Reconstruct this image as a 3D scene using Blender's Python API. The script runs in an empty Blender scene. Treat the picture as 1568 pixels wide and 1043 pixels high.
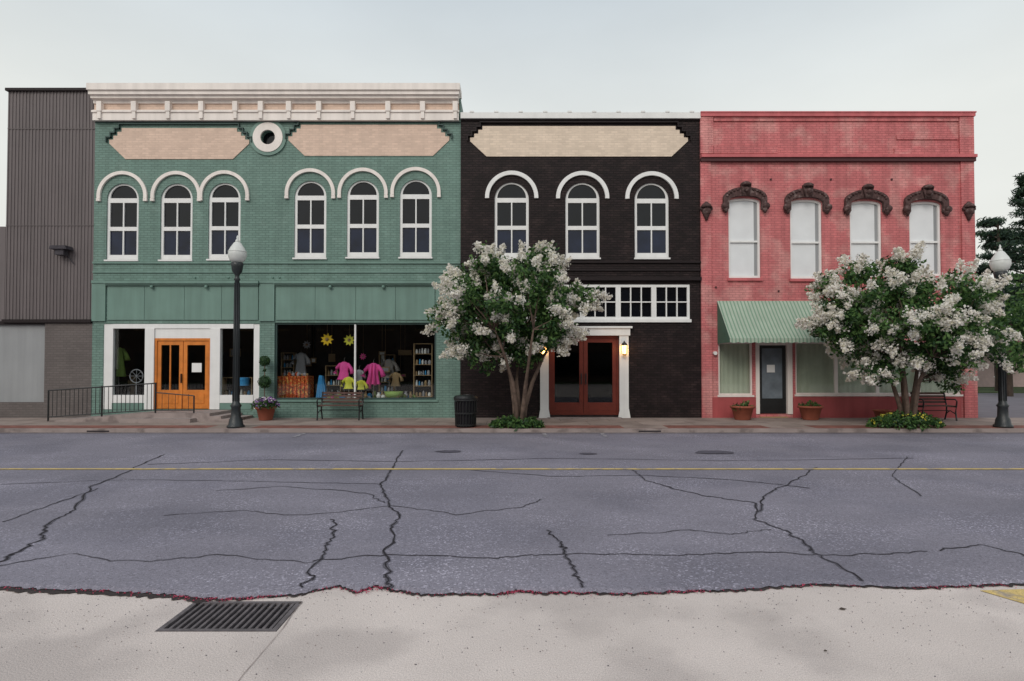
import bpy, math, random
import numpy as np
from mathutils import Vector, Matrix
random.seed(7); np.random.seed(7)
rnd=random.random
def ru(a,b): return a+(b-a)*rnd()

# ------------------------------------------------------------ camera model
F=940.0; TH=math.radians(1.2); CY=540.0; CAMD=20.0; CAMH=1.83
def ray(px,py):
    u=(px-784)/F; v=(CY-py)/F
    return u, math.cos(TH)-v*math.sin(TH), math.sin(TH)+v*math.cos(TH)
def X(px,py=400,Y=0.0):
    u,dy,dz=ray(px,py); return u*(Y+CAMD)/dy
def Z(py,Y=0.0):
    u,dy,dz=ray(784,py); return CAMH+dz*(Y+CAMD)/dy
def G(px,py,z=0.03):
    u,dy,dz=ray(px,py); t=(z-CAMH)/dz; return (u*t, dy*t-CAMD)

sc=bpy.context.scene
# ------------------------------------------------------------ materials
def mat(name,col,rough=.8,var=.12,scale=2.0,bump=.1,bscale=40,brick=None,plane='xz',mort=.75,
        metal=0,spec=.3,streak=0,emit=None,transl=0,bstr=.6,fine=0,patch=None,c2=.84):
    m=bpy.data.materials.new(name); m.use_nodes=True
    nt=m.node_tree; N=nt.nodes; L=nt.links
    b=N['Principled BSDF']
    b.inputs['Roughness'].default_value=rough; b.inputs['Metallic'].default_value=metal
    b.inputs['Specular IOR Level'].default_value=spec
    tc=N.new('ShaderNodeTexCoord')
    def noise(s,vec=None,det=4):
        n=N.new('ShaderNodeTexNoise'); n.inputs['Scale'].default_value=s; n.inputs['Detail'].default_value=det
        L.new(vec if vec else tc.outputs['Object'],n.inputs['Vector']); return n.outputs['Fac']
    def mr(src,a,bb,c,d):
        n=N.new('ShaderNodeMapRange'); L.new(src,n.inputs[0])
        for i,v in zip((1,2,3,4),(a,bb,c,d)): n.inputs[i].default_value=v
        return n.outputs[0]
    def mul(x,y):
        n=N.new('ShaderNodeMath'); n.operation='MULTIPLY'; L.new(x,n.inputs[0]); L.new(y,n.inputs[1]); return n.outputs[0]
    fac=mr(noise(scale),.25,.75,1-var,1+var)
    if fine: fac=mul(fac,mr(noise(bscale*2,det=2),.3,.7,1-fine,1+fine))
    if streak:
        mp=N.new('ShaderNodeMapping'); mp.inputs['Scale'].default_value=(5,5,.35); L.new(tc.outputs['Object'],mp.inputs['Vector'])
        fac=mul(fac,mr(noise(1.0,mp.outputs[0],5),.35,.75,1+streak*.3,1-streak))
    height=noise(bscale)
    if brick:
        sx=N.new('ShaderNodeSeparateXYZ'); L.new(tc.outputs['Object'],sx.inputs[0])
        cb=N.new('ShaderNodeCombineXYZ')
        if plane=='xz':
            ad=N.new('ShaderNodeMath'); L.new(sx.outputs[0],ad.inputs[0]); L.new(sx.outputs[1],ad.inputs[1])
            L.new(ad.outputs[0],cb.inputs[0]); L.new(sx.outputs[2],cb.inputs[1])
        else:
            L.new(sx.outputs[0],cb.inputs[0]); L.new(sx.outputs[1],cb.inputs[1])
        bt=N.new('ShaderNodeTexBrick'); L.new(cb.outputs[0],bt.inputs['Vector'])
        bt.inputs['Scale'].default_value=1; bt.inputs['Brick Width'].default_value=brick[0]; bt.inputs['Row Height'].default_value=brick[1]
        bt.inputs['Mortar Size'].default_value=brick[2]; bt.inputs['Mortar Smooth'].default_value=.3
        bt.inputs['Color1'].default_value=(1,1,1,1); bt.inputs['Color2'].default_value=(c2,c2,c2,1)
        bt.inputs['Mortar'].default_value=(mort,)*3+(1,)
        bw=N.new('ShaderNodeRGBToBW'); L.new(bt.outputs['Color'],bw.inputs[0])
        fac=mul(fac,bw.outputs[0])
        inv=N.new('ShaderNodeMath'); inv.operation='SUBTRACT'; inv.inputs[0].default_value=1; L.new(bt.outputs['Fac'],inv.inputs[1])
        ad2=N.new('ShaderNodeMath'); ad2.operation='MULTIPLY_ADD'; L.new(height,ad2.inputs[0]); ad2.inputs[1].default_value=.5; L.new(inv.outputs[0],ad2.inputs[2]); height=ad2.outputs[0]
    if patch:
        pn=mr(noise(patch[1],det=8),patch[2],patch[2]+.12,0,patch[3])
        mxp=N.new('ShaderNodeMix'); mxp.data_type='RGBA'; L.new(pn,mxp.inputs[0]); mxp.inputs[6].default_value=tuple(col[:3])+(1,); mxp.inputs[7].default_value=tuple(patch[0])+(1,)
    vm=N.new('ShaderNodeVectorMath'); vm.operation='SCALE'; L.new(fac,vm.inputs['Scale'])
    if patch: L.new(mxp.outputs[2],vm.inputs[0])
    else: vm.inputs[0].default_value=col[:3]
    L.new(vm.outputs[0],b.inputs['Base Color'])
    if bump:
        bp=N.new('ShaderNodeBump'); bp.inputs['Strength'].default_value=bstr; bp.inputs['Distance'].default_value=bump*.1
        L.new(height,bp.inputs['Height']); L.new(bp.outputs[0],b.inputs['Normal'])
    if emit:
        b.inputs['Emission Color'].default_value=emit[:3]+(1,); b.inputs['Emission Strength'].default_value=emit[3]
    if transl:
        tr=N.new('ShaderNodeBsdfTranslucent'); L.new(vm.outputs[0],tr.inputs[0])
        mx=N.new('ShaderNodeMixShader'); mx.inputs[0].default_value=transl
        L.new(b.outputs[0],mx.inputs[1]); L.new(tr.outputs[0],mx.inputs[2]); L.new(mx.outputs[0],N['Material Output'].inputs[0])
    return m
def glass_mat(name,gl=.07,tint=(.8,.84,.84)):
    m=bpy.data.materials.new(name); m.use_nodes=True; nt=m.node_tree; N=nt.nodes; L=nt.links
    N.remove(N['Principled BSDF'])
    t=N.new('ShaderNodeBsdfTransparent'); t.inputs[0].default_value=tint+(1,)
    g=N.new('ShaderNodeBsdfGlossy'); g.inputs['Roughness'].default_value=.02
    mx=N.new('ShaderNodeMixShader'); mx.inputs[0].default_value=gl
    L.new(t.outputs[0],mx.inputs[1]); L.new(g.outputs[0],mx.inputs[2]); L.new(mx.outputs[0],N['Material Output'].inputs[0])
    return m
BR=(.215,.078,.011)
green=mat('green_painted_brick',(.172,.278,.238),.6,.10,1.2,.10,30,BR,mort=.66,streak=.14,patch=((.225,.335,.290),1.6,.55,.5))
greens=mat('green_smooth_paint',(.160,.262,.224),.5,.08,1.5,.02,20,streak=.16)
greend=mat('dark_green_trim_and_shade',(.040,.075,.068),.5)
cream=mat('cream_trim_paint',(.84,.775,.73),.6,.05,2,.02,20,streak=.12)
beige=mat('beige_panel_paint',(.76,.57,.46),.7,.07,2,.05,30,BR,mort=.86,streak=.06)
beige2=mat('pale_beige_panel',(.80,.66,.53),.7,.07,2,.05,30,BR,mort=.86,streak=.06)
white=mat('white_trim_paint',(.80,.80,.79),.5,.04,3,.01,20,streak=.06)
dark=mat('dark_painted_brick',(.026,.0155,.0165),.55,.25,1.4,.30,30,BR,mort=.30,streak=.15,spec=.22,c2=.5,bstr=1,patch=((.046,.029,.028),2.2,.50,.7))
darks=mat('dark_smooth_trim',(.018,.012,.013),.5,spec=.2)
red=mat('red_painted_brick',(.62,.185,.190),.65,.13,1.1,.10,30,BR,mort=.68,streak=.22,patch=((.70,.33,.31),1.3,.49,.7))
reds=mat('red_smooth_trim',(.54,.140,.150),.6,.15,2,.03,25,streak=.2)
redd=mat('dark_red_trim_and_shade',(.075,.028,.03),.6)
redbase=mat('red_lower_paint',(.40,.085,.088),.55,.1,2,.03,25,streak=.15)
stone=mat('brown_stone_hood',(.080,.045,.043),.8,.45,9,.3,18,patch=((.25,.19,.18),7,.55,.6))
slate=mat('grey_metal_siding',(.150,.128,.130),.5,.06,1.0,.02,10,streak=.14)
slatebrick=mat('grey_painted_brick',(.15,.13,.125),.7,.12,1.2,.06,30,BR,mort=.75)
panel=mat('pale_grey_panel',(.30,.31,.32),.6,.06,1,streak=.1)
lead=mat('roof_felt',(.08,.08,.08),.9)
blackiron=mat('black_iron',(.012,.013,.014),.4,.2,5,spec=.5)
polem=mat('lamp_post_paint',(.022,.027,.030),.4,.2,5,spec=.5)
wglass=mat('dark_window_glass',(.005,.006,.009),.06,.4,1.5,0,spec=.4)
wglassb=mat('blue_window_glass',(.009,.014,.035),.08,.5,1.8,0,spec=.4)
blind=mat('window_blind',(.74,.76,.78),.35,.06,2,0,spec=.5)
sglass=glass_mat('shop_glass',.03,(.9,.92,.92))
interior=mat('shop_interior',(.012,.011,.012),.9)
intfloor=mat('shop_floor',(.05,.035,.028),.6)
wood=mat('orange_wood',(.66,.21,.035),.4,.18,6,.02,30,streak=.2,spec=.4)
redwood=mat('red_brown_door',(.17,.030,.018),.4,.15,5,.02,30,spec=.4)
conc=mat('near_concrete',(.62,.545,.51),.85,.14,.7,.14,70,fine=.24,patch=((.44,.385,.365),.9,.49,.6))
walk=mat('sidewalk_concrete',(.33,.265,.235),.85,.18,1.3,.05,50,(1.5,1.2,.012),'xy',.55,fine=.08,patch=((.21,.16,.145),1.5,.52,.6))
paver=mat('brick_pavers',(.30,.125,.10),.85,.25,2,.06,40,(.2,.1,.008),'xy',.6,c2=.6)
kerbm=mat('kerb_concrete',(.32,.265,.25),.85,.2,2,.06,40,fine=.1,patch=((.15,.12,.115),2.5,.52,.7))
grass=mat('grass_ground',(.07,.10,.04),.95,.3,.6,.3,20)
gravel=mat('asphalt_lot',(.16,.15,.17),.9,.15,1,.1,50)
leafA=mat('leaf_green',(.055,.125,.036),.5,.3,6,0,transl=.3)
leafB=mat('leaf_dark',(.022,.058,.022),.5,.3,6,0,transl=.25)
leafC=mat('leaf_light',(.12,.22,.065),.5,.3,6,0,transl=.35)
petal=mat('white_blossom',(.88,.85,.80),.7,.05,8,0,transl=.35)
petal2=mat('cream_blossom',(.74,.71,.58),.7,.1,8,0,transl=.35)
bark=mat('smooth_bark',(.13,.09,.07),.8,.45,7,.1,20)
barkd=mat('dark_bark',(.06,.045,.035),.9,.3,5,.3,15)
pineA=mat('pine_needles',(.016,.038,.026),.7,.4,2,0)
pineB=mat('pine_needles_light',(.035,.07,.035),.7,.4,2,0)
terra=mat('terracotta',(.30,.09,.055),.7,.15,5)
globe=mat('frosted_globe',(.85,.87,.85),.25,.03,5,0,spec=.5,transl=.3)
crackm=mat('crack_fill',(.022,.019,.024),.95)
crackh=mat('tar_seal',(.105,.098,.12),.85,.5,3,.05,40,fine=.4)
yellowp=mat('yellow_road_paint',(.60,.44,.17),.8,.2,6,.02,50,fine=.25,patch=((.28,.24,.22),5,.52,.9))
whitep=mat('worn_white_road_paint',(.36,.35,.38),.8,.3,8,.02,50,fine=.3,patch=((.2,.19,.22),5,.42,.9))
manh=mat('cast_iron_cover',(.055,.05,.06),.7,.3,8,.1,30)
tarpatch=mat('tar_patch',(.085,.078,.10),.9,.3,5,.1,50,fine=.3)
debris=mat('red_leaf_litter',(.42,.055,.11),.8,.4,20)
dirt=mat('gutter_dirt',(.045,.035,.035),.95,.4,6,.3,30)
def flat(n,c,r=.7,**k): return mat(n,c,r,.1,4,0,**k)
pink=flat('pink_fabric',(.85,.10,.38)); yellow=flat('yellow_fabric',(.75,.72,.08)); blue=flat('blue_fabric',(.05,.30,.62))
orange=mat('orange_quilt',(.62,.10,.03),.8,.95,18,0,patch=((.75,.45,.12),14,.5,.9)); lime=flat('lime_fabric',(.28,.42,.10)); purple=flat('purple_flower',(.28,.12,.42))
greym=flat('grey_goods',(.35,.35,.38)); tan=flat('tan_goods',(.35,.24,.13)); pyellow=flat('yellow_paper_flower',(.85,.55,.03)); skin=flat('mannequin_grey',(.35,.32,.31))
curtain=mat('pale_green_curtain',(.58,.62,.48),.8,.08,2,0,streak=.1)
lampglow=mat('lantern_glow',(.9,.6,.3),.5,emit=(1.0,.50,.14,9.0))

# asphalt
def asphalt():
    m=mat('asphalt_road',(.222,.208,.250),.85,.12,.45,.14,85,fine=.36,patch=((.185,.175,.215),.5,.47,.8))
    nt=m.node_tree;N=nt.nodes;L=nt.links
    b=N['Principled BSDF']; src=b.inputs['Base Color'].links[0].from_socket
    tc=N.new('ShaderNodeTexCoord')
    mp=N.new('ShaderNodeMapping'); mp.inputs['Scale'].default_value=(.06,.7,1); L.new(tc.outputs['Object'],mp.inputs[0])
    n=N.new('ShaderNodeTexNoise'); n.inputs['Scale'].default_value=1.1; n.inputs['Detail'].default_value=3; L.new(mp.outputs[0],n.inputs[0])
    r=N.new('ShaderNodeMapRange'); L.new(n.outputs['Fac'],r.inputs[0]); r.inputs[1].default_value=.3;r.inputs[2].default_value=.7;r.inputs[3].default_value=.90;r.inputs[4].default_value=1.12
    v=N.new('ShaderNodeTexVoronoi'); v.inputs['Scale'].default_value=62; L.new(tc.outputs['Object'],v.inputs[0])
    sepc=N.new('ShaderNodeSeparateColor'); L.new(v.outputs['Color'],sepc.inputs[0])
    gt=N.new('ShaderNodeMapRange'); L.new(sepc.outputs[0],gt.inputs[0]); gt.inputs[1].default_value=.80; gt.inputs[2].default_value=1.0; gt.inputs[3].default_value=1.0
    # exposed pale stones only in worn areas
    n4=N.new('ShaderNodeTexNoise'); n4.inputs['Scale'].default_value=.8; n4.inputs['Detail'].default_value=4; L.new(tc.outputs['Object'],n4.inputs[0])
    r4=N.new('ShaderNodeMapRange'); L.new(n4.outputs['Fac'],r4.inputs[0]); r4.inputs[1].default_value=.45;r4.inputs[2].default_value=.68;r4.inputs[3].default_value=1.35;r4.inputs[4].default_value=2.5
    L.new(r4.outputs[0],gt.inputs[4])
    gd=N.new('ShaderNodeMapRange'); L.new(sepc.outputs[1],gd.inputs[0]); gd.inputs[1].default_value=.0; gd.inputs[2].default_value=.3; gd.inputs[3].default_value=.72; gd.inputs[4].default_value=1.0
    mm=N.new('ShaderNodeMath'); mm.operation='MULTIPLY'; L.new(r.outputs[0],mm.inputs[0]); L.new(gt.outputs[0],mm.inputs[1])
    mm2=N.new('ShaderNodeMath'); mm2.operation='MULTIPLY'; L.new(mm.outputs[0],mm2.inputs[0]); L.new(gd.outputs[0],mm2.inputs[1])
    s=N.new('ShaderNodeVectorMath'); s.operation='SCALE'; L.new(src,s.inputs[0]); L.new(mm2.outputs[0],s.inputs['Scale']); L.new(s.outputs[0],b.inputs['Base Color'])
    return m
road_m=asphalt()
def stripes_mat(name,c1,c2,period,duty=.5,axis=0,rough=.7):
    m=mat(name,c1,rough,.08,1.5,0,streak=.1); nt=m.node_tree;N=nt.nodes;L=nt.links; b=N['Principled BSDF']; src=b.inputs['Base Color'].links[0].from_socket
    tc=N.new('ShaderNodeTexCoord'); sp=N.new('ShaderNodeSeparateXYZ'); L.new(tc.outputs['Object'],sp.inputs[0])
    a=N.new('ShaderNodeMath'); a.operation='MULTIPLY'; a.inputs[1].default_value=1/period; L.new(sp.outputs[axis],a.inputs[0])
    f=N.new('ShaderNodeMath'); f.operation='FRACT'; L.new(a.outputs[0],f.inputs[0])
    g=N.new('ShaderNodeMath'); g.operation='GREATER_THAN'; g.inputs[1].default_value=duty; L.new(f.outputs[0],g.inputs[0])
    mx=N.new('ShaderNodeMix'); mx.data_type='RGBA'; L.new(g.outputs[0],mx.inputs[0]); L.new(src,mx.inputs[6]); mx.inputs[7].default_value=c2+(1,); L.new(mx.outputs[2],b.inputs['Base Color'])
    return m
awnm=stripes_mat('awning_stripes',(.38,.46,.37),(.19,.30,.22),.115,.62)
def wavefold(m,period,axis=0,dist=.02):
    nt=m.node_tree;N=nt.nodes;L=nt.links
    tc=N.new('ShaderNodeTexCoord'); sp=N.new('ShaderNodeSeparateXYZ'); L.new(tc.outputs['Object'],sp.inputs[0])
    a=N.new('ShaderNodeMath'); a.operation='MULTIPLY'; a.inputs[1].default_value=6.283/period; L.new(sp.outputs[axis],a.inputs[0])
    s=N.new('ShaderNodeMath'); s.operation='SINE'; L.new(a.outputs[0],s.inputs[0])
    bp=N.new('ShaderNodeBump'); bp.inputs['Distance'].default_value=dist; bp.inputs['Strength'].default_value=1; L.new(s.outputs[0],bp.inputs['Height']); L.new(bp.outputs[0],N['Principled BSDF'].inputs['Normal'])
wavefold(curtain,.16,0,.006)

# ------------------------------------------------------------ geometry helpers
def empty(name,loc=(0,0,0)):
    e=bpy.data.objects.new(name,None); e.location=loc; e.empty_display_size=.3; sc.collection.objects.link(e); return e
def attach(o,p):
    sc.collection.objects.link(o)
    if p is not None:
        o.parent=p; o.matrix_parent_inverse=Matrix.Translation(-Vector(p.location))
class M:
    def __init__(s): s.v=[];s.f=[];s.m=[]
    def add(s,vs,fs,mi=0):
        o=len(s.v); s.v+= [tuple(p) for p in vs]
        for f in fs: s.f.append([o+i for i in f]); s.m.append(mi)
    def box(s,x0,x1,y0,y1,z0,z1,mi=0):
        s.add([(x0,y0,z0),(x1,y0,z0),(x1,y1,z0),(x0,y1,z0),(x0,y0,z1),(x1,y0,z1),(x1,y1,z1),(x0,y1,z1)],
              [(0,3,2,1),(4,5,6,7),(0,1,5,4),(1,2,6,5),(2,3,7,6),(3,0,4,7)],mi); return s
    def prism(s,pts,y0,y1,mi=0):
        n=len(pts); vs=[(x,y0,z) for x,z in pts]+[(x,y1,z) for x,z in pts]
        fs=[list(range(n)),list(range(2*n-1,n-1,-1))]+[(i,i+n,(i+1)%n+n,(i+1)%n) for i in range(n)]
        s.add(vs,fs,mi); return s
    def tube(s,path,rad,n=8,mi=0,cap=True):
        path=[Vector(p) for p in path]
        if not hasattr(rad,'__len__'): rad=[rad]*len(path)
        rings=[]
        for i,p in enumerate(path):
            d=(path[min(i+1,len(path)-1)]-path[max(i-1,0)]).normalized()
            a=d.cross(Vector((0,0,1))) if abs(d.z)<.9 else d.cross(Vector((1,0,0)))
            a.normalize(); b=d.cross(a)
            rings.append([p+(a*math.cos(2*math.pi*k/n)+b*math.sin(2*math.pi*k/n))*rad[i] for k in range(n)])
        vs=[q for r in rings for q in r]; fs=[]
        for i in range(len(rings)-1):
            for k in range(n): fs.append((i*n+k,(i+1)*n+k,(i+1)*n+(k+1)%n,i*n+(k+1)%n))
        if cap: fs+= [tuple(range(n)),tuple(range(len(vs)-1,len(vs)-n-1,-1))]
        s.add(vs,fs,mi); return s
    def lathe(s,c,prof,n=20,mi=0,sy=1.0):
        vs=[];fs=[]
        for r,z in prof:
            for k in range(n): a=2*math.pi*k/n; vs.append((c[0]+r*math.cos(a),c[1]+r*sy*math.sin(a),c[2]+z))
        for i in range(len(prof)-1):
            for k in range(n): fs.append((i*n+k,i*n+(k+1)%n,(i+1)*n+(k+1)%n,(i+1)*n+k))
        fs+= [tuple(range(n-1,-1,-1)),tuple(range(len(vs)-n,len(vs)))]
        s.add(vs,fs,mi); return s
    def ball(s,c,r,mi=0,n=12,sz=1.0):
        return s.lathe(c,[(max(.001,r*math.sin(math.pi*i/8)),-r*sz*math.cos(math.pi*i/8)) for i in range(9)],n,mi)
    def build(s,name,mats,parent=None,smooth=False):
        me=bpy.data.meshes.new(name); me.from_pydata(s.v,[],s.f)
        if not isinstance(mats,(list,tuple)): mats=[mats]
        for m in mats: me.materials.append(m)
        me.polygons.foreach_set('material_index',s.m)
        if smooth:
            me.polygons.foreach_set('use_smooth',[len(f)==4 for f in s.f])
        me.update()
        o=bpy.data.objects.new(name,me); attach(o,parent); return o
def plate(name,outer,holes,y0,y1,m,parent):
    cu=bpy.data.curves.new('tmp','CURVE'); cu.dimensions='2D'; cu.fill_mode='BOTH'; cu.extrude=abs(y1-y0)/2
    for pts in [outer]+list(holes):
        sp=cu.splines.new('POLY'); sp.points.add(len(pts)-1); sp.use_cyclic_u=True
        for p,q in zip(sp.points,pts): p.co=(q[0],q[1],0,1)
    ob=bpy.data.objects.new('tmp',cu); sc.collection.objects.link(ob)
    dg=bpy.context.evaluated_depsgraph_get(); dg.update()
    me=bpy.data.meshes.new_from_object(ob.evaluated_get(dg)); bpy.data.objects.remove(ob)
    ym=(y0+y1)/2
    n=len(me.vertices); co=np.zeros(n*3); me.vertices.foreach_get('co',co); co=co.reshape(-1,3)
    co=np.stack([co[:,0],ym-co[:,2],co[:,1]],1); me.vertices.foreach_set('co',co.ravel())
    me.materials.clear(); me.materials.append(m); me.polygons.foreach_set('material_index',[0]*len(me.polygons)); me.polygons.foreach_set('use_smooth',[False]*len(me.polygons)); me.update()
    me.name=name; o=bpy.data.objects.new(name,me); attach(o,parent); return o
def rect(x0,x1,z0,z1): return [(x0,z0),(x1,z0),(x1,z1),(x0,z1)]
def pr(x0,x1,yt,yb,Y=0):
    ym=(yt+yb)/2; return rect(X(x0,ym,Y),X(x1,ym,Y),Z(yb,Y),Z(yt,Y))
def archpts(cx,hw,zb,zs,n=20):
    return [(cx-hw,zb),(cx+hw,zb)]+[(cx+hw*math.cos(math.pi*i/n),zs+hw*math.sin(math.pi*i/n)) for i in range(n+1)]
def arc_band(cx,cz,r0,r1,a0=-6,a1=186,n=28):
    o=[(cx+r1*math.cos(math.radians(a0+(a1-a0)*i/n)),cz+r1*math.sin(math.radians(a0+(a1-a0)*i/n))) for i in range(n+1)]
    i_=[(cx+r0*math.cos(math.radians(a0+(a1-a0)*i/n)),cz+r0*math.sin(math.radians(a0+(a1-a0)*i/n))) for i in range(n,-1,-1)]
    return o+i_
def strip_frame(b,name,x0,x1,z0,z1,w,y0,y1,m,cols=1,rows=1,mw=.03):
    holes=[]; iw=(x1-x0-2*w-(cols-1)*mw)/cols; ih=(z1-z0-2*w-(rows-1)*mw)/rows
    for i in range(cols):
        for j in range(rows):
            a=x0+w+i*(iw+mw); c=z0+w+j*(ih+mw); holes.append(rect(a,a+iw,c,c+ih))
    return plate(name,rect(x0,x1,z0,z1),holes,y0,y1,m,b)
def arched_window(b,cx,hw,zb,zs,k):
    wb=.085; mw=.04; rail=.13
    h=[]
    r=hw-.085
    h.append([(cx+r*math.cos(math.pi*i/16),zs+.05+ r*math.sin(math.pi*i/16)*.97) for i in range(17)])
    zt=zs-.10; z0=zb+.17; zm=(zt+z0)/2
    for (a,c) in ((z0,zm-rail/2),(zm+rail/2,zt)):
        h.append(rect(cx-hw+wb,cx-mw/2,a,c)); h.append(rect(cx+mw/2,cx+hw-wb,a,c))
    plate('window_frame_%d'%k,archpts(cx,hw,zb+.002,zs),h,.05,.12,white,b)
    m=M(); m.box(cx-hw,cx+hw,.10,.13,zm,zs+hw,0); m.box(cx-hw,cx+hw,.10,.13,zb,zm,1)
    m.build('window_glass_%d'%k,[wglass,wglassb],b)
    M().box(cx-hw-.03,cx+hw+.03,-.06,.12,zb-.05,zb).build('window_sill_%d'%k,white,b)

def shell(b,x0,x1,ztop,depth,m,zbase=.10,zroof=None,yf=.3):
    t=.28; s=M()
    s.box(x0,x0+t,yf,depth,zbase,ztop-.02); s.box(x1-t,x1,yf,depth,zbase,ztop-.02); s.box(x0+t,x1-t,depth-t,depth,zbase,ztop-.02)
    s.build('side_walls',m,b)
    zr=zroof or ztop-.8
    M().box(x0+t,x1-t,yf,depth-t,zr-.2,zr).build('roof',lead,b)
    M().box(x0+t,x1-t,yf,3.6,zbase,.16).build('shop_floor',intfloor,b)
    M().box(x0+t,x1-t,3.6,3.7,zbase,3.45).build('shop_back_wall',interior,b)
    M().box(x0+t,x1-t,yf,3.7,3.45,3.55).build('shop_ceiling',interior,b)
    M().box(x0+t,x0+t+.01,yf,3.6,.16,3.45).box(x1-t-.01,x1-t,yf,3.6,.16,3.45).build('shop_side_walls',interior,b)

def steps_poly(l,r,yt,yb,inset,n=4):
    ymid=(yt+yb)/2
    pts=[]
    def corner(xa,ya,xb,yb_,first):
        out=[]
        for i in range(n):
            x0=xa+(xb-xa)*i/n; x1=xa+(xb-xa)*(i+1)/n; y1=ya+(yb_-ya)*(i+1)/n; y0=ya+(yb_-ya)*i/n
            if first: out+=[(x0,y0),(x1,y0)]
            else: out+=[(x0,y0),(x0,y1)]
        return out
    pts+=[(l,ymid)]+[(l+inset,yb)]
    pts+=[(r-inset,yb)]+[(r,ymid)]
    pts+=corner(r,ymid,r-inset,yt,False)
    pts+=[(r-inset,yt)]
    pts+=corner(l+inset,yt,l,ymid,True)
    w=[(X(px,215),Z(py)) for px,py in pts]
    out=[w[0]]
    for p in w[1:]:
        if abs(p[0]-out[-1][0])+abs(p[1]-out[-1][1])>1e-4: out.append(p)
    if abs(out[0][0]-out[-1][0])+abs(out[0][1]-out[-1][1])<1e-4: out.pop()
    return out
def drip(b,name,l,r,yt,yb,inset,m):
    pts=steps_poly(l,r,yt,yb,inset); d=M(); zc=Z((yt+yb)/2)
    for i in range(len(pts)):
        a=pts[i]; c=pts[(i+1)%len(pts)]
        if min(a[1],c[1])>=zc-.001:
            x0,x1=sorted((a[0],c[0])); z0,z1=sorted((a[1],c[1])); yy=-.085 if i%2 else -.088
            d.box(x0-.016,x1+.016,yy,-.001,z0-.018,z1+.018)
    d.build(name,m,b)

# ============================================================ GREEN BUILDING
gb=empty('green_brick_building',(-7.6,0,.13))
gx0=X(140,600); gx1=X(705,400)
ztopg=Z(150)
holes=[]
wins=[(187.5,281,398),(270,281,398),(343.5,280,397),(475,277,395),(555.5,276,394),(636.5,275,394)]
HW=24.7/47
gw=[]
for cx,yt,yb in wins:
    x=X(cx,340); zt=Z(yt); zb=Z(yb); gw.append((x,zb,zt-HW)); holes.append(archpts(x,HW,zb,zt-HW))
s1=pr(158,397,496,627); s2=pr(420,668,494,612)
holes+=[s1,s2]
occ=(X(411,211),Z(211))
holes.append([(occ[0]+.25*math.cos(a*math.pi/12),occ[1]+.25*math.sin(a*math.pi/12)) for a in range(24)])
plate('front_wall',rect(gx0,gx1,.10,ztopg),holes,0,.3,green,gb)
shell(gb,gx0,gx1,ztopg,18,green)
for k,(x,zb,zs) in enumerate(gw):
    arched_window(gb,x,HW,zb,zs,k)
    yo=.004*(k%2)
    plate('arch_hood_%d'%k,arc_band(x,zs+.10,.71,.82),[],-.07-yo,-.001-yo,cream,gb)
    for sgn in(-1,1): M().box(x+sgn*.765-.06,x+sgn*.765+.06,-.08-yo,-.001-yo,zs-.07,zs+.012).build('hood_stop_%d'%k,cream,gb)
plate('oculus_ring',[(occ[0]+.49*math.cos(a*math.pi/16),occ[1]+.49*math.sin(a*math.pi/16)) for a in range(32)],
      [[(occ[0]+.24*math.cos(a*math.pi/16),occ[1]+.24*math.sin(a*math.pi/16)) for a in range(32)]],-.07,-.001,cream,gb)
plate('oculus_surround',[(occ[0]+.60*math.cos(a*math.pi/16),occ[1]+.60*math.sin(a*math.pi/16)) for a in range(32)],
      [[(occ[0]+.492*math.cos(a*math.pi/16),occ[1]+.492*math.sin(a*math.pi/16)) for a in range(32)]],-.05,-.001,greens,gb)
M().box(occ[0]-.3,occ[0]+.3,.2,.25,occ[1]-.3,occ[1]+.3).build('oculus_glass',wglass,gb)
for k,(l,r,yt,yb) in enumerate([(168,382,196.5,244),(442,688,191.5,239)]):
    plate('sign_panel_%d'%k,steps_poly(l,r,yt,yb,25),[],-.025,-.001,beige,gb)
    drip(gb,'panel_drip_mould_%d'%k,l-4,r+4,yt-6,yb+1,26,greend)
c=M()
gl=X(147,160); gr=X(703,160)
c.box(gl-.04,gr+.06,-.42,.32,Z(137,-.42),Z(127,-.42))
c.box(gl-.02,gr+.03,-.36,.31,Z(144,-.36),Z(137,-.42)-.001)
c.box(gl,gr,-.28,.305,Z(150,-.28),Z(144,-.36)-.001)
c.build('cornice_crown',cream,gb)
top_body=Z(150,-.28)-.001
M().box(gl,gr,-.02,.302,ztopg,top_body).build('cornice_backing',cream,gb)
zb1=Z(170,-.06)
M().box(gl,gr,-.08,-.021,zb1,top_body,0).build('cornice_frieze',beige,gb)
c=M(); c.box(gl,gr,-.16,-.002,Z(184,-.16),zb1-.001); c.box(gl-.02,gr+.02,-.20,-.161,Z(170,-.2)-.03,Z(170,-.2)+.03)
c.box(gl,gr,-.13,-.081,Z(158,-.14),top_body-.001)
for i,px in enumerate([152,205,257,308,360,399,442,488,540,594,647,697]):
    x=X(px,165,-.2); c.box(x-.08,x+.08,-.24,-.081,Z(170,-.22),Z(155,-.22))
    c.box(x-.055,x+.055,-.22,-.081,Z(181,-.22),Z(170,-.22)-.001)
c.build('cornice_brackets',cream,gb)
M().box(gx0,gx1,-.05,-.001,Z(188),Z(184,-.16)-.001).build('cornice_shadow_strip',greend,gb)  # dark green strip stands in for the shadow line below the cornice
c=M()
c.box(gx0,gx1,-.05,-.001,Z(404),Z(401))
c.box(gx0,gx1,-.035,-.001,Z(418),Z(415))
for a,b_ in((163,398),(421,668)):
    c.box(X(a,432),X(b_,432),-.16,-.001,Z(434,-.16),Z(430,-.16))
    c.box(X(a,432)+.02,X(b_,432)-.02,-.10,-.001,Z(437,-.1),Z(434,-.16)-.001)
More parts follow.
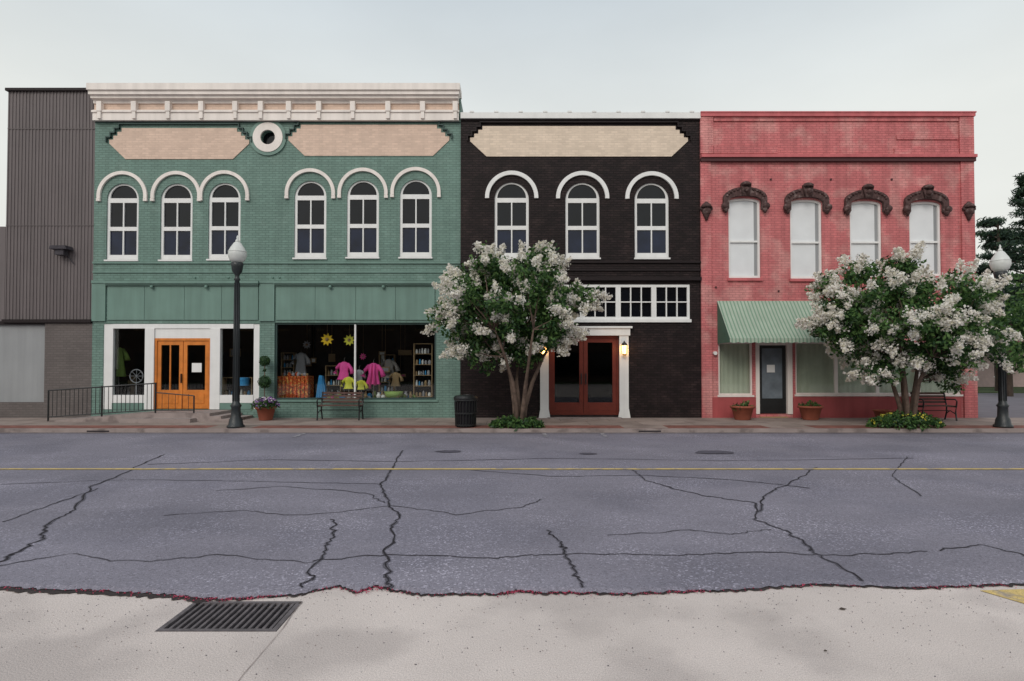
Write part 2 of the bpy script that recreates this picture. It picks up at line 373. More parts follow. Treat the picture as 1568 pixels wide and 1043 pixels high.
for a,b_ in((gx0,X(163,450)),(X(398,450),X(421,450)),(X(668,450),gx1)):
    c.box(a,b_,-.06,-.001,Z(492),Z(430)); c.box(a,b_,-.09,-.061,Z(434),Z(430))
c.build('belt_courses',greens,gb)
c=M()
for px in (235,318,507,588):
    x=X(px,438); c.ball((x,-.11,Z(440)),.055)
for px in (299,428,418,350):
    c.ball((X(px,424),-.01,Z(425)),.035)
c.build('iron_bosses',greens,gb,True)
c=M()
edges=[165,222,283,340,396]
for i in range(4): c.box(X(edges[i],460)+.006,X(edges[i+1],460)-.006,-.03,-.001,Z(490),Z(438))
edges=[423,483,545,606,666]
for i in range(4): c.box(X(edges[i],460)+.006,X(edges[i+1],460)-.006,-.03,-.001,Z(490),Z(438))
c.build('transom_panels',greens,gb)
x0,x1=s1[0][0],s1[1][0]; zb,zt=s1[0][1],s1[2][1]
c=M()
def bx(m,a,b_,yt,yb,y0,y1,mi=0): m.box(X(a,550),X(b_,550),y0,y1,Z(yb),Z(yt),mi)
bx(c,158.2,172,496.2,626.8,.02,.14); bx(c,388,396.8,496.2,626.8,.02,.14)
bx(c,222,236,503,626.8,-.02,.16); bx(c,322,337,503,626.8,-.02,.16)
bx(c,172,388,496.2,503,.0,.15)
bx(c,172,222,605,617,-.01,.14); bx(c,337,388,605,617,-.01,.14)
bx(c,236,322,503,518,.03,.15)
c.build('storefront_frame',white,gb)
c=M(); bx(c,172,222,617,626.8,.0,.14); bx(c,337,388,617,626.8,.0,.14); c.build('storefront_kickplate',greens,gb)
c=M(); bx(c,172,222,503,605,.09,.10); bx(c,337,388,503,605,.09,.10); c.build('storefront_glass',sglass,gb)
dl,dr=X(236,570),X(322,570); dm=(dl+dr)/2; dz0=Z(626.5); dz1=Z(518)
c=M(); c.box(dl,dl+.07,.02,.14,dz0,dz1); c.box(dr-.07,dr,.02,.14,dz0,dz1); c.box(dl+.07,dr-.07,.02,.14,dz1-.08,dz1)
c.build('door_casing',wood,gb)
for k,(a,b_) in enumerate(((dl+.075,dm-.01),(dm+.01,dr-.075))):
    w=b_-a; h=[rect(a+.12,b_-.12,dz0+.62,dz1-.22)]
    if k==0: h=[rect(a+.12,a+w/2-.02,dz0+.62,dz1-.22),rect(a+w/2+.02,b_-.12,dz0+.62,dz1-.22)]
    plate('door_leaf_%d'%k,rect(a,b_,dz0+.01,dz1-.09),h,.05,.10,wood,gb)
    d=M(); d.box(a+.14,b_-.14,.035,.05,dz0+.18,dz0+.5); d.build('door_lower_panel_%d'%k,wood,gb)
    M().box(a+.1,b_-.1,.07,.08,dz0+.6,dz1-.2).build('door_glass_%d'%k,sglass,gb)
M().box(dm-.05,dm-.03,-.02,.05,dz0+.85,dz0+1.15).build('door_handle',blackiron,gb)
M().box(dm+.28,dm+.60,.06,.066,Z(570),Z(556)).build('notice_paper',white,gb)
x0,x1=s2[0][0],s2[1][0]; zb,zt=s2[0][1],s2[2][1]
strip_frame(gb,'display_window_frame',x0,x1,zb,zt,.06,.06,.14,greend)
M().box(x0+.05,x1-.05,.10,.11,zb+.05,zt-.05).build('display_window_glass',sglass,gb)
xm=X(543,550); M().box(xm-.025,xm+.025,.04,.15,zb+.06,zt-.06).build('display_mullion',white,gb)
M().box(x0-.06,x1+.06,-.05,.13,zb-.07,zb).build('display_sill',greens,gb)
M().box(x0,x1,.3,1.6,.16,zb-.02).build('display_platform',tan,gb)
# ----- shop contents
def PX(px,py,Y): return X(px,py,Y),Z(py,Y)
Yd=.8
x,z=PX(452,595,Yd); e=empty('quilt_covered_table',(x,Yd,zb))
m=M(); m.box(x-.55,x+.5,Yd-.25,Yd+.4,zb-.02,Z(576,Yd))
for i in range(9): m.tube([(x-.55+i*.13,Yd-.27,Z(576,Yd)),(x-.55+i*.13,Yd-.29,zb)],.05,6)
m.build('quilt',orange,e)
m=M()
for i in range(18): m.ball((x-.5+rnd()*.95,Yd+ru(-.1,.2),Z(576,Yd)+.05),ru(.03,.07),random.randint(0,2),8,ru(.8,1.8))
m.build('wrapped_goods',[orange,tan,greym],e,True)
def blouse(px,pt,col,Y,s=1.0,hem=.62,scarf=None):
    x,zt=PX(px,pt,Y); e=empty('hanging_blouse',(x,Y,zt)); m=M()
    prof=[(.05,.0),(.14,-.05),(.17,-.14),(.14,-.30),(.17,-.45),(.22,-hem)]
    vs=[];n=18
    for i,(r,z) in enumerate(prof):
        for k in range(n):
            a=2*math.pi*k/n; rr=r*s*(1+.10*math.sin(5*a+i)*(i/5)); vs.append((x+rr*math.cos(a),Y+rr*.45*math.sin(a),zt+z*s))
    m.add(vs,[(i*n+k,(i+1)*n+k,(i+1)*n+(k+1)%n,i*n+(k+1)%n) for i in range(len(prof)-1) for k in range(n)])
    for sg in(-1,1): m.tube([(x+sg*.12*s,Y,zt-.07*s),(x+sg*.24*s,Y-.02,zt-.22*s),(x+sg*.30*s,Y-.04,zt-.40*s)],[.055*s,.06*s,.085*s],8)
    m.tube([(x,Y,zt),(x,Y,zt+.1),(x+.03,Y,zt+.14)],.006,5,2)
    if scarf is not None:
        m.tube([(x-.05,Y-.1,zt-.02),(x-.07,Y-.13,zt-.3*s),(x-.10,Y-.12,zt-.75*s)],[.03,.035,.05],6,1); m.tube([(x+.05,Y-.1,zt-.02),(x+.04,Y-.13,zt-.3*s),(x+.09,Y-.12,zt-.65*s)],[.03,.035,.05],6,1)
    m.tube([(x,Y+.02,zt-.1),(x,Y+.02,zb-.02)],.015,6,2)
    m.build('blouse',[col,scarf or col,skin],e,True)
blouse(527,554,pink,.7,1.0,.6,None); blouse(572,556,pink,.75,1.15,.62,pink); blouse(550,566,greym,1.0,.75); blouse(534,577,yellow,.55,.8,.5); blouse(553,582,yellow,.5,.7,.45)
blouse(182,532,lime,.9,1.1,.9); blouse(461,540,greym,1.8,1.0,.9); blouse(596,550,skin,2.2,1.1); blouse(606,570,tan,1.7,.8)
x,z=PX(491,590,.6); e=empty('blue_towel_display',(x,.6,z)); m=M()
m.prism([(x-.15,zb-.02),(x+.18,zb-.02),(x+.15,zb+.4),(x+.06,zb+.75),(x-.04,zb+.78),(x-.10,zb+.4)],.55,.75)
for i in range(4): m.tube([(x-.1+i*.07,.54,zb+.0),(x-.02+i*.02,.54,zb+.72)],.03,6)
m.build('towel',blue,e)
def pflower(px,py,Y,r,mt):
    x,z=PX(px,py,Y); e=empty('hanging_paper_flower',(x,Y,z)); m=M()
    for k in range(9):
        a=k*2*math.pi/9; d=(math.cos(a),math.sin(a)); q=(math.cos(a+.35),math.sin(a+.35)); q2=(math.cos(a-.35),math.sin(a-.35))
        m.prism([(x,z),(x+r*.6*q2[0],z+r*.6*q2[1]),(x+r*d[0],z+r*d[1]),(x+r*.6*q[0],z+r*.6*q[1])],Y-.02-.003*k,Y+.01-.003*k)
    m.ball((x,Y-.03,z),r*.28,1); m.tube([(x,Y,z),(x,Y,3.45)],.004,4,1); m.build('petals',[mt,tan],e)
pflower(501,520,.6,.22,pyellow); pflower(535,521,.7,.2,yellow); pflower(556,546,1.9,.13,pink); pflower(470,528,2.4,.16,greym)
def shelf(pl,prr,pt,pb,Y,n=4):
    a,b_=X(pl,570,Y),X(prr,570,Y); z0=Z(pb,Y); z1=Z(pt,Y); e=empty('shop_shelf',(a,Y,z0)); m=M()
    for xx in (a,b_-.03): m.box(xx,xx+.03,Y,Y+.3,z0,z1,0)
    for i in range(n+1):
        zz=z0+(z1-z0)*i/n-.02*(i==n); m.box(a+.03,b_-.03,Y,Y+.3,zz,zz+.02,0)
        if i<n:
            xx=a+.05
            while xx<b_-.12:
                w=ru(.05,.11); m.lathe((xx+w/2,Y+.12,zz+.021),[(w*.4,0),(w*.5,ru(.04,.1)),(w*.25,ru(.12,.2))],8,random.randint(1,5)); xx+=w+.02
    m.build('shelf_and_goods',[tan,greym,white,blue,tan,greym],e)
shelf(633,662,526,608,1.0,5); shelf(580,604,543,600,2.4,4); shelf(430,450,540,575,2.6,3); shelf(340,386,578,606,.6,1); shelf(176,200,575,606,1.3,2); shelf(498,522,560,606,2.0,3)
for px,py,Y,w,h,mt in((590,566,1.9,.3,.2,greym),(470,555,3.3,.35,.3,greym),(508,548,3.3,.25,.3,tan),(613,575,2.8,.4,.12,pink),(360,540,3.0,.4,.3,greym),(585,545,3.2,.25,.35,white),(480,552,2.9,.2,.2,white),(620,540,3.2,.5,.2,tan)):
    x,z=PX(px,py,Y); e=empty('framed_picture',(x,Y,z)); m=M(); m.box(x-w/2,x+w/2,Y,Y+.03,z-h/2,z+h/2,0); m.box(x-w/2+.04,x+w/2-.04,Y-.01,Y-.001,z-h/2+.04,z+h/2-.04,1); m.tube([(x,Y,z+h/2),(x,Y,3.45)],.004,4,0); m.build('frame_and_print',[tan,mt],e)
e=empty('gift_display',(-5,.9,zb)); m=M()
for i in range(60):
    x=X(ru(502,632),600,.8); y=ru(.45,1.45); s=ru(.04,.10); h=ru(.05,.30); mi=random.choice([0,1,2,3,4,5,1,0])
    k=random.randint(0,2)
    if k==0: m.lathe((x,y,zb-.02),[(s*.7,0),(s,h*.5),(s*.5,h*.8),(s*.6,h)],9,mi)
    elif k==1: m.box(x-s,x+s,y-s*.6,y+s*.6,zb-.02,zb-.02+h*.8,mi)
    else: m.ball((x,y,zb-.02+s),s,mi,8)
m.build('gifts',[greym,tan,white,blue,lime,pink],e)
x,z=PX(209,576,.5); e=empty('decorative_wheel',(x,.5,z)); m=M()
m.tube([(x+.22*math.cos(a*math.pi/10),.5,z+.22*math.sin(a*math.pi/10)) for a in range(21)],.018,6)
for k in range(8): m.tube([(x,.5,z),(x+.22*math.cos(k*math.pi/4),.5,z+.22*math.sin(k*math.pi/4))],.008,5)
m.tube([(x,.5,z-.22),(x,.5,zb-.3)],.02,6); m.build('rim_and_spokes',greym,e)
x,z=PX(372,585,.5); e=empty('blue_hat_box',(x,.5,z)); m=M(); m.lathe((x,.5,z-.12),[(.2,0),(.2,.18),(.215,.18),(.215,.26),(.19,.27)],16); m.build('box_and_lid',blue,e)
x,z=PX(604,602,.7); e=empty('round_basket',(x,.7,z)); m=M(); m.lathe((x,.6,zb-.02),[(.10,0),(.28,.10),(.32,.26),(.28,.25),(.1,.05)],16); m.build('basket',lime,e,True)

# ============================================================ DARK BUILDING
db=empty('dark_brick_building',(2.2,0,.13))
dx0=gx1+.002; dx1=X(1073,450)
ztd=Z(178)
HW2=26.3/47; dw=[]; holes=[]
for cx,yt,yb in((783.5,279,395),(892,279.5,395),(998,280,395)):
    x=X(cx,340); dw.append((x,Z(yb),Z(yt)-HW2)); holes.append(archpts(x,HW2,Z(yb),Z(yt)-HW2))
tr=pr(728,1056,436,489); holes.append(tr)
dd=pr(840,948,514,635.5); holes.append(dd)
plate('front_wall',rect(dx0,dx1,.10,ztd),holes,.0,.3,dark,db)
shell(db,dx0,dx1,ztd,18,dark)
M().box(dx0,dx1,-.10,.32,Z(181,-.1),Z(172,-.1)).build('parapet_coping',white,db)
c=M(); x=dx0+.3
while x<dx1-.2: c.box(x,x+.14,-.115,.33,Z(172,-.1)+.001,Z(170,-.1)); x+=.8
c.build('coping_ridges',white,db)
M().box(dx0,dx1,-.05,-.001,Z(185),Z(181,-.1)-.002).build('coping_mould',darks,db)
for k,(x,zb_,zs) in enumerate(dw):
    arched_window(db,x,HW2,zb_,zs,k)
    plate('arch_hood_%d'%k,arc_band(x,zs+.05,.74,.87,-2,182),[],-.07,-.001,white,db)
plate('sign_panel',steps_poly(720,1053,193.5,240,25),[],-.025,-.001,beige2,db)
drip(db,'panel_drip_mould',716,1057,188,243,26,darks)
c=M()
c.box(dx0,dx1,-.06,-.001,Z(403),Z(400)); c.box(dx0,dx1,-.12,-.001,Z(430),Z(425)); c.box(dx0,dx1,-.05,-.001,Z(415),Z(412))
c.build('belt_courses',darks,db)
zb_,zt_=tr[0][1],tr[2][1]; xa,xb=tr[0][0],tr[1][0]
n=6; seg=(xb-xa)/n
for k in range(n):
    strip_frame(db,'transom_frame_%d'%k,xa+k*seg+.001,xa+(k+1)*seg-.001,zb_+.001,zt_-.001,.08,.0,.10,white,3,2,.035)
M().box(xa,xb,.07,.09,zb_,zt_).build('transom_glass',wglass,db)
M().box(xa-.04,xb+.04,-.06,-.001,zb_-.10,zb_-.002).build('transom_sill',white,db)
c=M()
for a,b_ in((827,840),(948,962)):
    c.box(X(a,570),X(b_,570),-.08,-.001,.40,Z(514))
    xa_,xb_=X(a,570),X(b_,570); c.prism([(xa_-.05,.131),(xb_+.05,.131),(xb_,.42),(xa_,.42)],-.11,-.081)
c.box(X(838,508),X(964,508),-.11,-.001,Z(514)+.001,Z(503)); c.box(X(835,508),X(967,508),-.16,-.001,Z(503)+.001,Z(500))
c.build('door_surround',white,db)
cu=bpy.data.curves.new('door_number','FONT'); cu.body='112'; cu.size=.22; cu.extrude=.006; cu.align_x='CENTER'; cu.materials.append(darks)
o=bpy.data.objects.new('door_number',cu); o.location=(X(895,508),-.118,Z(512,-.1)); o.rotation_euler=(math.pi/2,0,0)
sc.collection.objects.link(o); o.parent=db; o.matrix_parent_inverse=Matrix.Translation(-Vector(db.location))
xa,xb=dd[0][0],dd[1][0]; z0,z1=dd[0][1],dd[2][1]; xm=(xa+xb)/2
plate('door_casing',rect(xa,xb,z0,z1),[rect(xa+.07,xb-.07,z0+.05,z1-.08)],.06,.16,redwood,db)
for k,(a,b_) in enumerate(((xa+.072,xm-.006),(xm+.006,xb-.072))):
    plate('door_leaf_%d'%k,rect(a,b_,z0+.055,z1-.085),[rect(a+.13,b_-.13,z0+.40,z1-.22)],.09,.14,redwood,db)
    M().box(a+.12,b_-.12,.11,.12,z0+.38,z1-.2).build('door_glass_%d'%k,sglass,db)
    M().box(a+.18,b_-.18,.075,.09,z0+.14,z0+.32).build('door_kick_panel_%d'%k,redwood,db)
M().box(xm-.09,xm-.06,.03,.09,z0+1.0,z0+1.35).box(xm+.06,xm+.09,.03,.09,z0+1.0,z0+1.35).build('door_handles',blackiron,db)
M().box(X(838,635),X(950,635),-.45,.05,.131,.155).build('door_threshold',kerbm,db)
for px in (833,956):
    x,z=X(px,535,-.2),Z(535,-.2)
    e=empty('wall_lantern',(x,-.2,z)); m=M()
    m.box(x-.05,x+.05,-.10,-.082,z-.14,z+.2,0); m.tube([(x,-.1,z+.12),(x,-.16,z+.26),(x,-.22,z+.24)],.014,6,0)
    m.lathe((x,-.22,z),[(.11,.12),(.075,.19),(.02,.24),(.004,.28)],6,0); m.lathe((x,-.22,z),[(.03,-.20),(.065,-.17),(.07,-.15)],6,0)
    for k in range(6):
        a=k*math.pi/3; m.tube([(x+.07*math.cos(a),-.22+.07*math.sin(a),z-.15),(x+.10*math.cos(a),-.22+.10*math.sin(a),z+.12)],.008,4,0)
    m.lathe((x,-.22,z),[(.058,-.15),(.085,.12)],12,1)
    m.build('lantern_body',[blackiron,lampglow],e)
    l=bpy.data.lights.new('lantern_bulb','POINT'); l.energy=4; l.color=(1,.55,.2); l.shadow_soft_size=.1
    o=bpy.data.objects.new('lantern_bulb',l); o.location=(x,-.42,z); attach(o,e)

# ============================================================ RED BUILDING
rb=empty('red_brick_building',(10.8,0,.13))
rx0=dx1+.002; rx1=X(1495,600)
ztr=Z(180)
rw=[(1140,303,426),(1234.5,305,427),(1326,307,425),(1417,308,423)]
holes=[]
rww=[]
def segarch(x,hw,zb,zt,rise=.12,n=10):
    return [(x-hw,zb),(x+hw,zb)]+[(x+hw*math.cos(math.pi*i/n),zt-rise+rise*math.sin(math.pi*i/n)) for i in range(n+1)]
for cx,yt,yb in rw:
    x=X(cx,360); hw=24.5/47; rww.append((x,hw,Z(yb),Z(yt))); holes.append(segarch(x,hw,Z(yb),Z(yt)))
r1=pr(1100,1152,524,605); r2=pr(1157,1213,524,634); r3=pr(1218,1471,524,604)
holes+=[r1,r2,r3]
plate('front_wall',rect(rx0,rx1,.10,ztr),holes,0,.3,red,rb)
shell(rb,rx0,rx1,ztr,18,red)
c=M()
c.box(rx0,X(1091,200),-.08,-.001,Z(236),Z(180)); c.box(X(1467,200),rx1,-.08,-.001,Z(241),Z(180))
c.box(rx0,X(1088,350),-.06,-.001,.131,Z(248)); c.box(X(1471,350),rx1,-.06,-.001,.131,Z(248))
c.build('corner_pilasters',red,rb)
c=M(); c.box(rx0,rx1+.03,-.12,.33,Z(178,-.1),Z(173,-.1)); c.build('parapet_coping',reds,rb)
M().box(rx0,rx1+.05,-.14,.34,Z(173,-.1)+.001,Z(171,-.1)).build('metal_cap_flashing',reds,rb)
c=M(); c.box(X(1092,180),X(1466,180),-.05,-.001,Z(186),Z(180)-.001)
c.box(X(1092,230),X(1190,230),-.06,-.001,Z(236),Z(224)); c.box(X(1368,230),X(1466,230),-.06,-.001,Z(240),Z(228))
c.box(X(1372,213),X(1466,213),-.04,-.001,Z(214),Z(208))
c.build('brick_corbelling',red,rb)
c=M(); c.box(rx0,rx1+.03,-.18,-.001,Z(241.5,-.1),Z(237,-.1)); c.build('string_course',reds,rb)
c=M(); c.box(rx0,rx1+.02,-.13,-.001,Z(247,-.1),Z(241.5,-.1)-.001); c.build('string_course_shade',redd,rb)  # darker red band, shade under the string course put in as colour
for k,(x,hw,zb_,zt_) in enumerate(rww):
    fr=.07; zm=zb_+(zt_-zb_)*.46
    plate('window_frame_%d'%k,segarch(x,hw-.001,zb_,zt_-.002),[rect(x-hw+fr,x+hw-fr,zb_+.09,zm-.03),
          segarch(x,hw-fr,zm+.03,zt_-.07,.09)],.06,.14,white,rb)
    m=M(); m.box(x-hw,x+hw-fr-.1,.12,.13,zb_,zt_,0); m.box(x+hw-fr-.1+.001,x+hw,.12,.13,zb_,zt_,1)
    m.build('window_blind_%d'%k,[blind,panel],rb)
    M().box(x-hw-.05,x+hw+.05,-.07,.10,zb_-.09,zb_-.001).build('window_sill_%d'%k,reds,rb)
    a=.71; cz=zt_-.03; pts=[]
    n=18
    pts+=[(x+a,zt_-.45),(x+a,cz)]
    pts+=[(x+a*math.cos(math.pi*i/n),cz+.36*math.sin(math.pi*i/n)) for i in range(1,n)]
    pts+=[(x-a,cz),(x-a,zt_-.45),(x-hw-.01,zt_-.38),(x-hw-.01,cz-.09)]
    pts+=[(x-(hw+.01)*math.cos(math.pi*i/n),cz-.09+.17*math.sin(math.pi*i/n)) for i in range(1,n)]
    pts+=[(x+hw+.01,cz-.09),(x+hw+.01,zt_-.38)]
    plate('stone_hood_%d'%k,pts,[],-.12,-.001,stone,rb)
    m=M()
    m.prism([(x-.10,cz+.06),(x+.10,cz+.06),(x+.17,cz+.43),(x-.17,cz+.43)],-.20,-.121)
    m.lathe((x,-.15,cz+.40),[(.17,-.02),(.18,.04),(.12,.10),(.03,.13)],12); m.ball((x,-.2,cz+.25),.09)
    for sg in(-1,1):
        xx=x+sg*(a-.07); m.ball((xx+sg*.04,-.12,zt_-.30),.115); m.lathe((xx,-.10,zt_-.42),[(.03,-.10),(.08,0),(.10,.05)],10)
        for t in range(2,7):
            an=math.pi/2+sg*-(t*.21); m.ball((x+.62*math.cos(an)*1.02,-.125,cz-.03+.33*math.sin(an)),.045)
    m.build('hood_ornament_%d'%k,stone,rb,True)
m=M()
for px in(1080,1480):
    x=X(px,325); z=Z(325); m.box(x-.2,x+.2,-.15,-.061,z+.04,z+.12); m.ball((x,-.12,z),.15); m.lathe((x,-.11,z),[(.03,-.3),(.10,-.12),(.13,0)],10); m.lathe((x,-.1,z+.12),[(.2,0),(.14,.1),(.03,.2)],10)
m.build('pilaster_corbels',stone,rb,True)
m=M(); m.tube([(X(1094,560),-.12,Z(541)),(X(1094,560),-.001,Z(541))],.06,12); m.build('wall_vent',white,rb)
m=M()
for px,py in ((1096,440),(1192,446),(1292,450),(1272,275),(1288,392),(1372,440),(1180,275),(1365,275)):
    m.tube([(X(px,py),-.03,Z(py)),(X(px,py),-.001,Z(py))],.035,8)
m.build('anchor_plates',redd,rb)
def sf(name,r,cols):
    x0,x1=r[0][0],r[1][0]; z0,z1=r[0][1],r[2][1]
    strip_frame(rb,name+'_frame',x0,x1,z0,z1,.05,.03,.12,cream,cols,1,.10)
    M().box(x0+.03,x1-.03,.08,.09,z0+.03,z1-.03).build(name+'_glass',sglass,rb)
    M().box(x0-.02,x1+.02,.20,.22,z0,z1).build(name+'_curtain',curtain,rb)
    M().box(x0-.04,x1+.04,-.05,.02,z0-.06,z0-.001).build(name+'_sill',cream,rb)
sf('shop_window_a',r1,1); sf('shop_window_b',r3,4)
x0,x1=r2[0][0],r2[1][0]; z0,z1=r2[0][1],r2[2][1]
c=M(); c.box(x0,x0+.12,-.03,.14,z0,z1); c.box(x1-.16,x1,-.03,.14,z0,z1); c.box(x0+.12,x1-.16,-.0,.14,z1-.10,z1); c.build('entrance_frame',cream,rb)
plate('entrance_door',rect(x0+.13,x1-.17,z0+.02,z1-.11),[rect(x0+.24,x1-.28,z0+.5,z1-.2)],.08,.13,blackiron,rb)
M().box(x0+.2,x1-.25,.10,.11,z0+.4,z1-.15).build('entrance_glass',mat('frosted_door_glass',(.16,.19,.22),.2,.3,3,0),rb)
M().box(x0+.40,x0+.66,.07,.079,z0+1.35,z0+1.6).build('door_notice',white,rb)
M().box(x0+.12,x1-.16,-.04,.08,.131,.17).build('entrance_threshold',tan,rb)
c=M(); c.box(X(1088,620),r2[0][0]-.01,-.04,-.001,.131,Z(606)-.05); c.box(r2[1][0]+.01,X(1471,620),-.04,-.001,.131,Z(606)-.05); c.build('stall_riser',redbase,rb)
ax0=X(1098,461); ax1=X(1300,461); az1=Z(461); ay=-1.15; az0=Z(518,ay)
m=M()
nsc=int((ax1-ax0)/.25)
ns=nsc*2
vs=[]
for f in [0,.35,.7,1.0]:
    for i in range(ns+1):
        a=ax0+(ax1-ax0)*i/ns; sag=-.05*math.sin(math.pi*f)-.012*math.sin(i*1.3+f*2)*(f*(1-f))*4
        vs.append((a,-.01+(ay+.01)*f,az1+(az0-az1)*f+sag))
m.add(vs,[(r*(ns+1)+i,(r+1)*(ns+1)+i,(r+1)*(ns+1)+i+1,r*(ns+1)+i+1) for r in range(3) for i in range(ns)],0)
for i in range(nsc):
    a=ax0+(ax1-ax0)*i/nsc; b_=ax0+(ax1-ax0)*(i+1)/nsc
    m.add([(a,ay,az0),(b_,ay,az0),(b_,ay-.01,az0-.12),((a+b_)/2,ay-.01,az0-.15),(a,ay-.01,az0-.12)],[(0,4,3,2,1)],0)
for xx in(ax0,ax1): m.add([(xx,-.01,az1),(xx,ay,az0),(xx,ay,az0-.13),(xx,-.01,az0-.13)],[(0,1,2,3)],1)
awg=flat('awning_side_green',(.07,.15,.11)); m.build('awning',[awnm,awg],rb)
m=M()
for xx in np.linspace(ax0+.03,ax1-.03,4): m.tube([(xx,-.01,az0),(xx,ay+.02,az0)],.015,5)
m.build('awning_frame',blackiron,rb)

# ============================================================ GREY METAL BUILDING
mb=empty('grey_metal_building',(-15,0,.13))
mx0=X(10,300); mx1=gx0-.002; zt=Z(140)
m=M(); x=mx0
while x<mx1-.06:
    w=.11
    m.prism([(x,Z(492)),(x+.035,Z(492)),(x+.035,zt),(x,zt)],.0,.02); x+=w
m.build('siding_ribs',slate,mb)
M().box(mx0,mx1,.02,.3,Z(492),zt).build('siding_sheet',slate,mb)
m=M()
m.box(mx0-.05,mx1,-.08,.33,zt,Z(136)); m.box(mx0-.02,mx1,-.09,-.001,Z(494,-.1),Z(489,-.1))
m.build('roof_trim',darks,mb)
m=M()
for py in(197,345): m.box(mx0,mx1,-.012,-.001,Z(py)-.012,Z(py)+.012)
m.build('siding_seams',slate,mb)
M().box(X(68,560),mx1,.0,.3,.10,Z(495)).build('brick_pier',slatebrick,mb)
M().box(X(-400,560),X(68,560)-.001,.10,.3,Z(616),Z(495)).build('boarded_window',panel,mb)
M().box(X(-400,560),X(68,560)-.001,.02,.3,.10,Z(616)-.001).build('low_wall',slatebrick,mb)
M().box(X(-400,560),X(68,560),.0,.11,Z(497),Z(492)).build('window_head',darks,mb)
M().box(mx0,mx1,.31,18,.1,zt-.4).build('building_body',slate,mb)
M().box(mx0-9,mx0-.01,.0,18,Z(492),Z(347)).build('lower_wing',slate,mb)
M().box(mx0-9,mx0-.01,.31,18,.1,Z(492)-.001).build('lower_wing_base',slatebrick,mb)
e=empty('wall_flood_light',(X(100,385),-.2,Z(385))); x,z=X(100,383),Z(383); m=M()
m.prism([(x-.28,z-.02),(x+.28,z-.02),(x+.24,z+.09),(x-.24,z+.09)],-.35,-.01); m.box(x-.14,x+.14,-.28,-.05,z-.2,z-.021,0); m.tube([(x+.1,-.03,z-.2),(x+.3,-.03,z-.45)],.015,5)
m.build('fixture',manh,e)

# ============================================================ GROUND
g=M(); g.add([(-600,-300,-.06),(600,-300,-.06),(600,700,-.06),(-600,700,-.06)],[(0,1,2,3)]); g.build('ground',grass)
edge_px=[(0,895),(60,898),(130,899),(200,903),(245,905),(300,911),(345,913),(400,910),(462,905),(490,898),(520,893),(548,902),(575,893),(610,900),(645,906),(700,904),(760,905),(790,900),(830,903),(900,903),(960,905),(1050,901),(1110,900),(1180,895),(1250,890),(1320,893),(1400,895),(1480,893),(1568,890)]
E=[G(px,py,.03) for px,py in edge_px]
pts=[(-150,E[0][1]),(-20,E[0][1])]
for i in range(len(E)-1):
    for t in range(10):
        f=t/10; pts.append((E[i][0]*(1-f)+E[i+1][0]*f,E[i][1]*(1-f)+E[i+1][1]*f+ru(-.022,.022)))
pts+=[E[-1],(20,E[-1][1]),(150,E[-1][1])]
m=M()
for (xa,ya),(xb,yb) in zip(pts[:-1],pts[1:]):
    m.add([(xa,ya,.012),(xb,yb,.012),(xb,yb+.05,.03),(xa,ya+.05,.03),(xb,-3.5,.03),(xa,-3.5,.03)],[(0,1,2,3),(3,2,4,5)])
m.build('asphalt_street',road_m)
gx_a,gx_b,gy_a,gy_b=-2.46,-1.62,-15.74,-15.20
m=M()
def sheet(m,x0,x1,y0,y1,z,mi=0): m.add([(x0,y0,z),(x1,y0,z),(x1,y1,z),(x0,y1,z)],[(0,1,2,3)],mi)
sheet(m,-150,gx_a,-40,-14.3,0); sheet(m,gx_b,150,-40,-14.3,0); sheet(m,gx_a,gx_b,-40,gy_a,0); sheet(m,gx_a,gx_b,gy_b,-14.3,0)
for a,b_ in(((gx_a,gy_a),(gx_b,gy_a)),((gx_b,gy_a),(gx_b,gy_b)),((gx_b,gy_b),(gx_a,gy_b)),((gx_a,gy_b),(gx_a,gy_a))):
    m.add([(a[0],a[1],0),(b_[0],b_[1],0),(b_[0],b_[1],-.055),(a[0],a[1],-.055)],[(0,1,2,3)])
m.build('near_concrete_apron',conc)
grm=mat('worn_grate_iron',(.12,.105,.11),.6,.4,12,.1,30)
m=M(); sheet(m,gx_a,gx_b,gy_a,gy_b,-.05,1)
m.box(gx_a+.005,gx_b-.005,gy_a+.005,gy_a+.04,-.02,.004); m.box(gx_a+.005,gx_b-.005,gy_b-.04,gy_b-.005,-.02,.004)
m.box(gx_a+.005,gx_a+.04,gy_a+.04,gy_b-.04,-.02,.004); m.box(gx_b-.04,gx_b-.005,gy_a+.04,gy_b-.04,-.02,.004)
x=gx_a+.07
while x<gx_b-.06: m.box(x,x+.02,gy_a+.04,gy_b-.04,-.02,.002); x+=.05
m.build('storm_drain_grate',[grm,crackm])
def ribbon(ms,px,ws,zs_,jit=.04,sub=12,ground=True):
    """jagged strips following a ground path; several nested widths share one path"""
    P=[G(a,b_,.03) for a,b_ in px] if ground else px
    Q=[]; ox=oy=0
    for i in range(len(P)-1):
        for t in range(sub):
            f=t/sub; ox=ox*.7+ru(-jit,jit)*.7; oy=oy*.7+ru(-jit,jit)*.7
            Q.append(Vector((P[i][0]*(1-f)+P[i+1][0]*f+ox,P[i][1]*(1-f)+P[i+1][1]*f+oy,0)))
    Q.append(Vector((P[-1][0],P[-1][1],0)))
    for m,w,z in zip(ms,ws,zs_):
        prev=None; ww=w
        for i,q in enumerate(Q):
            d=(Q[min(i+1,len(Q)-1)]-Q[max(i-1,0)]); d.normalize(); nn=Vector((-d.y,d.x,0)); ww=.5*ww+.5*w*ru(.2,1.5)
            cur=(q+nn*ww/2,q-nn*ww/2)
            if prev: m.add([(prev[1].x,prev[1].y,z),(cur[1].x,cur[1].y,z),(cur[0].x,cur[0].y,z),(prev[0].x,prev[0].y,z)],[(0,1,2,3)])
            prev=cur
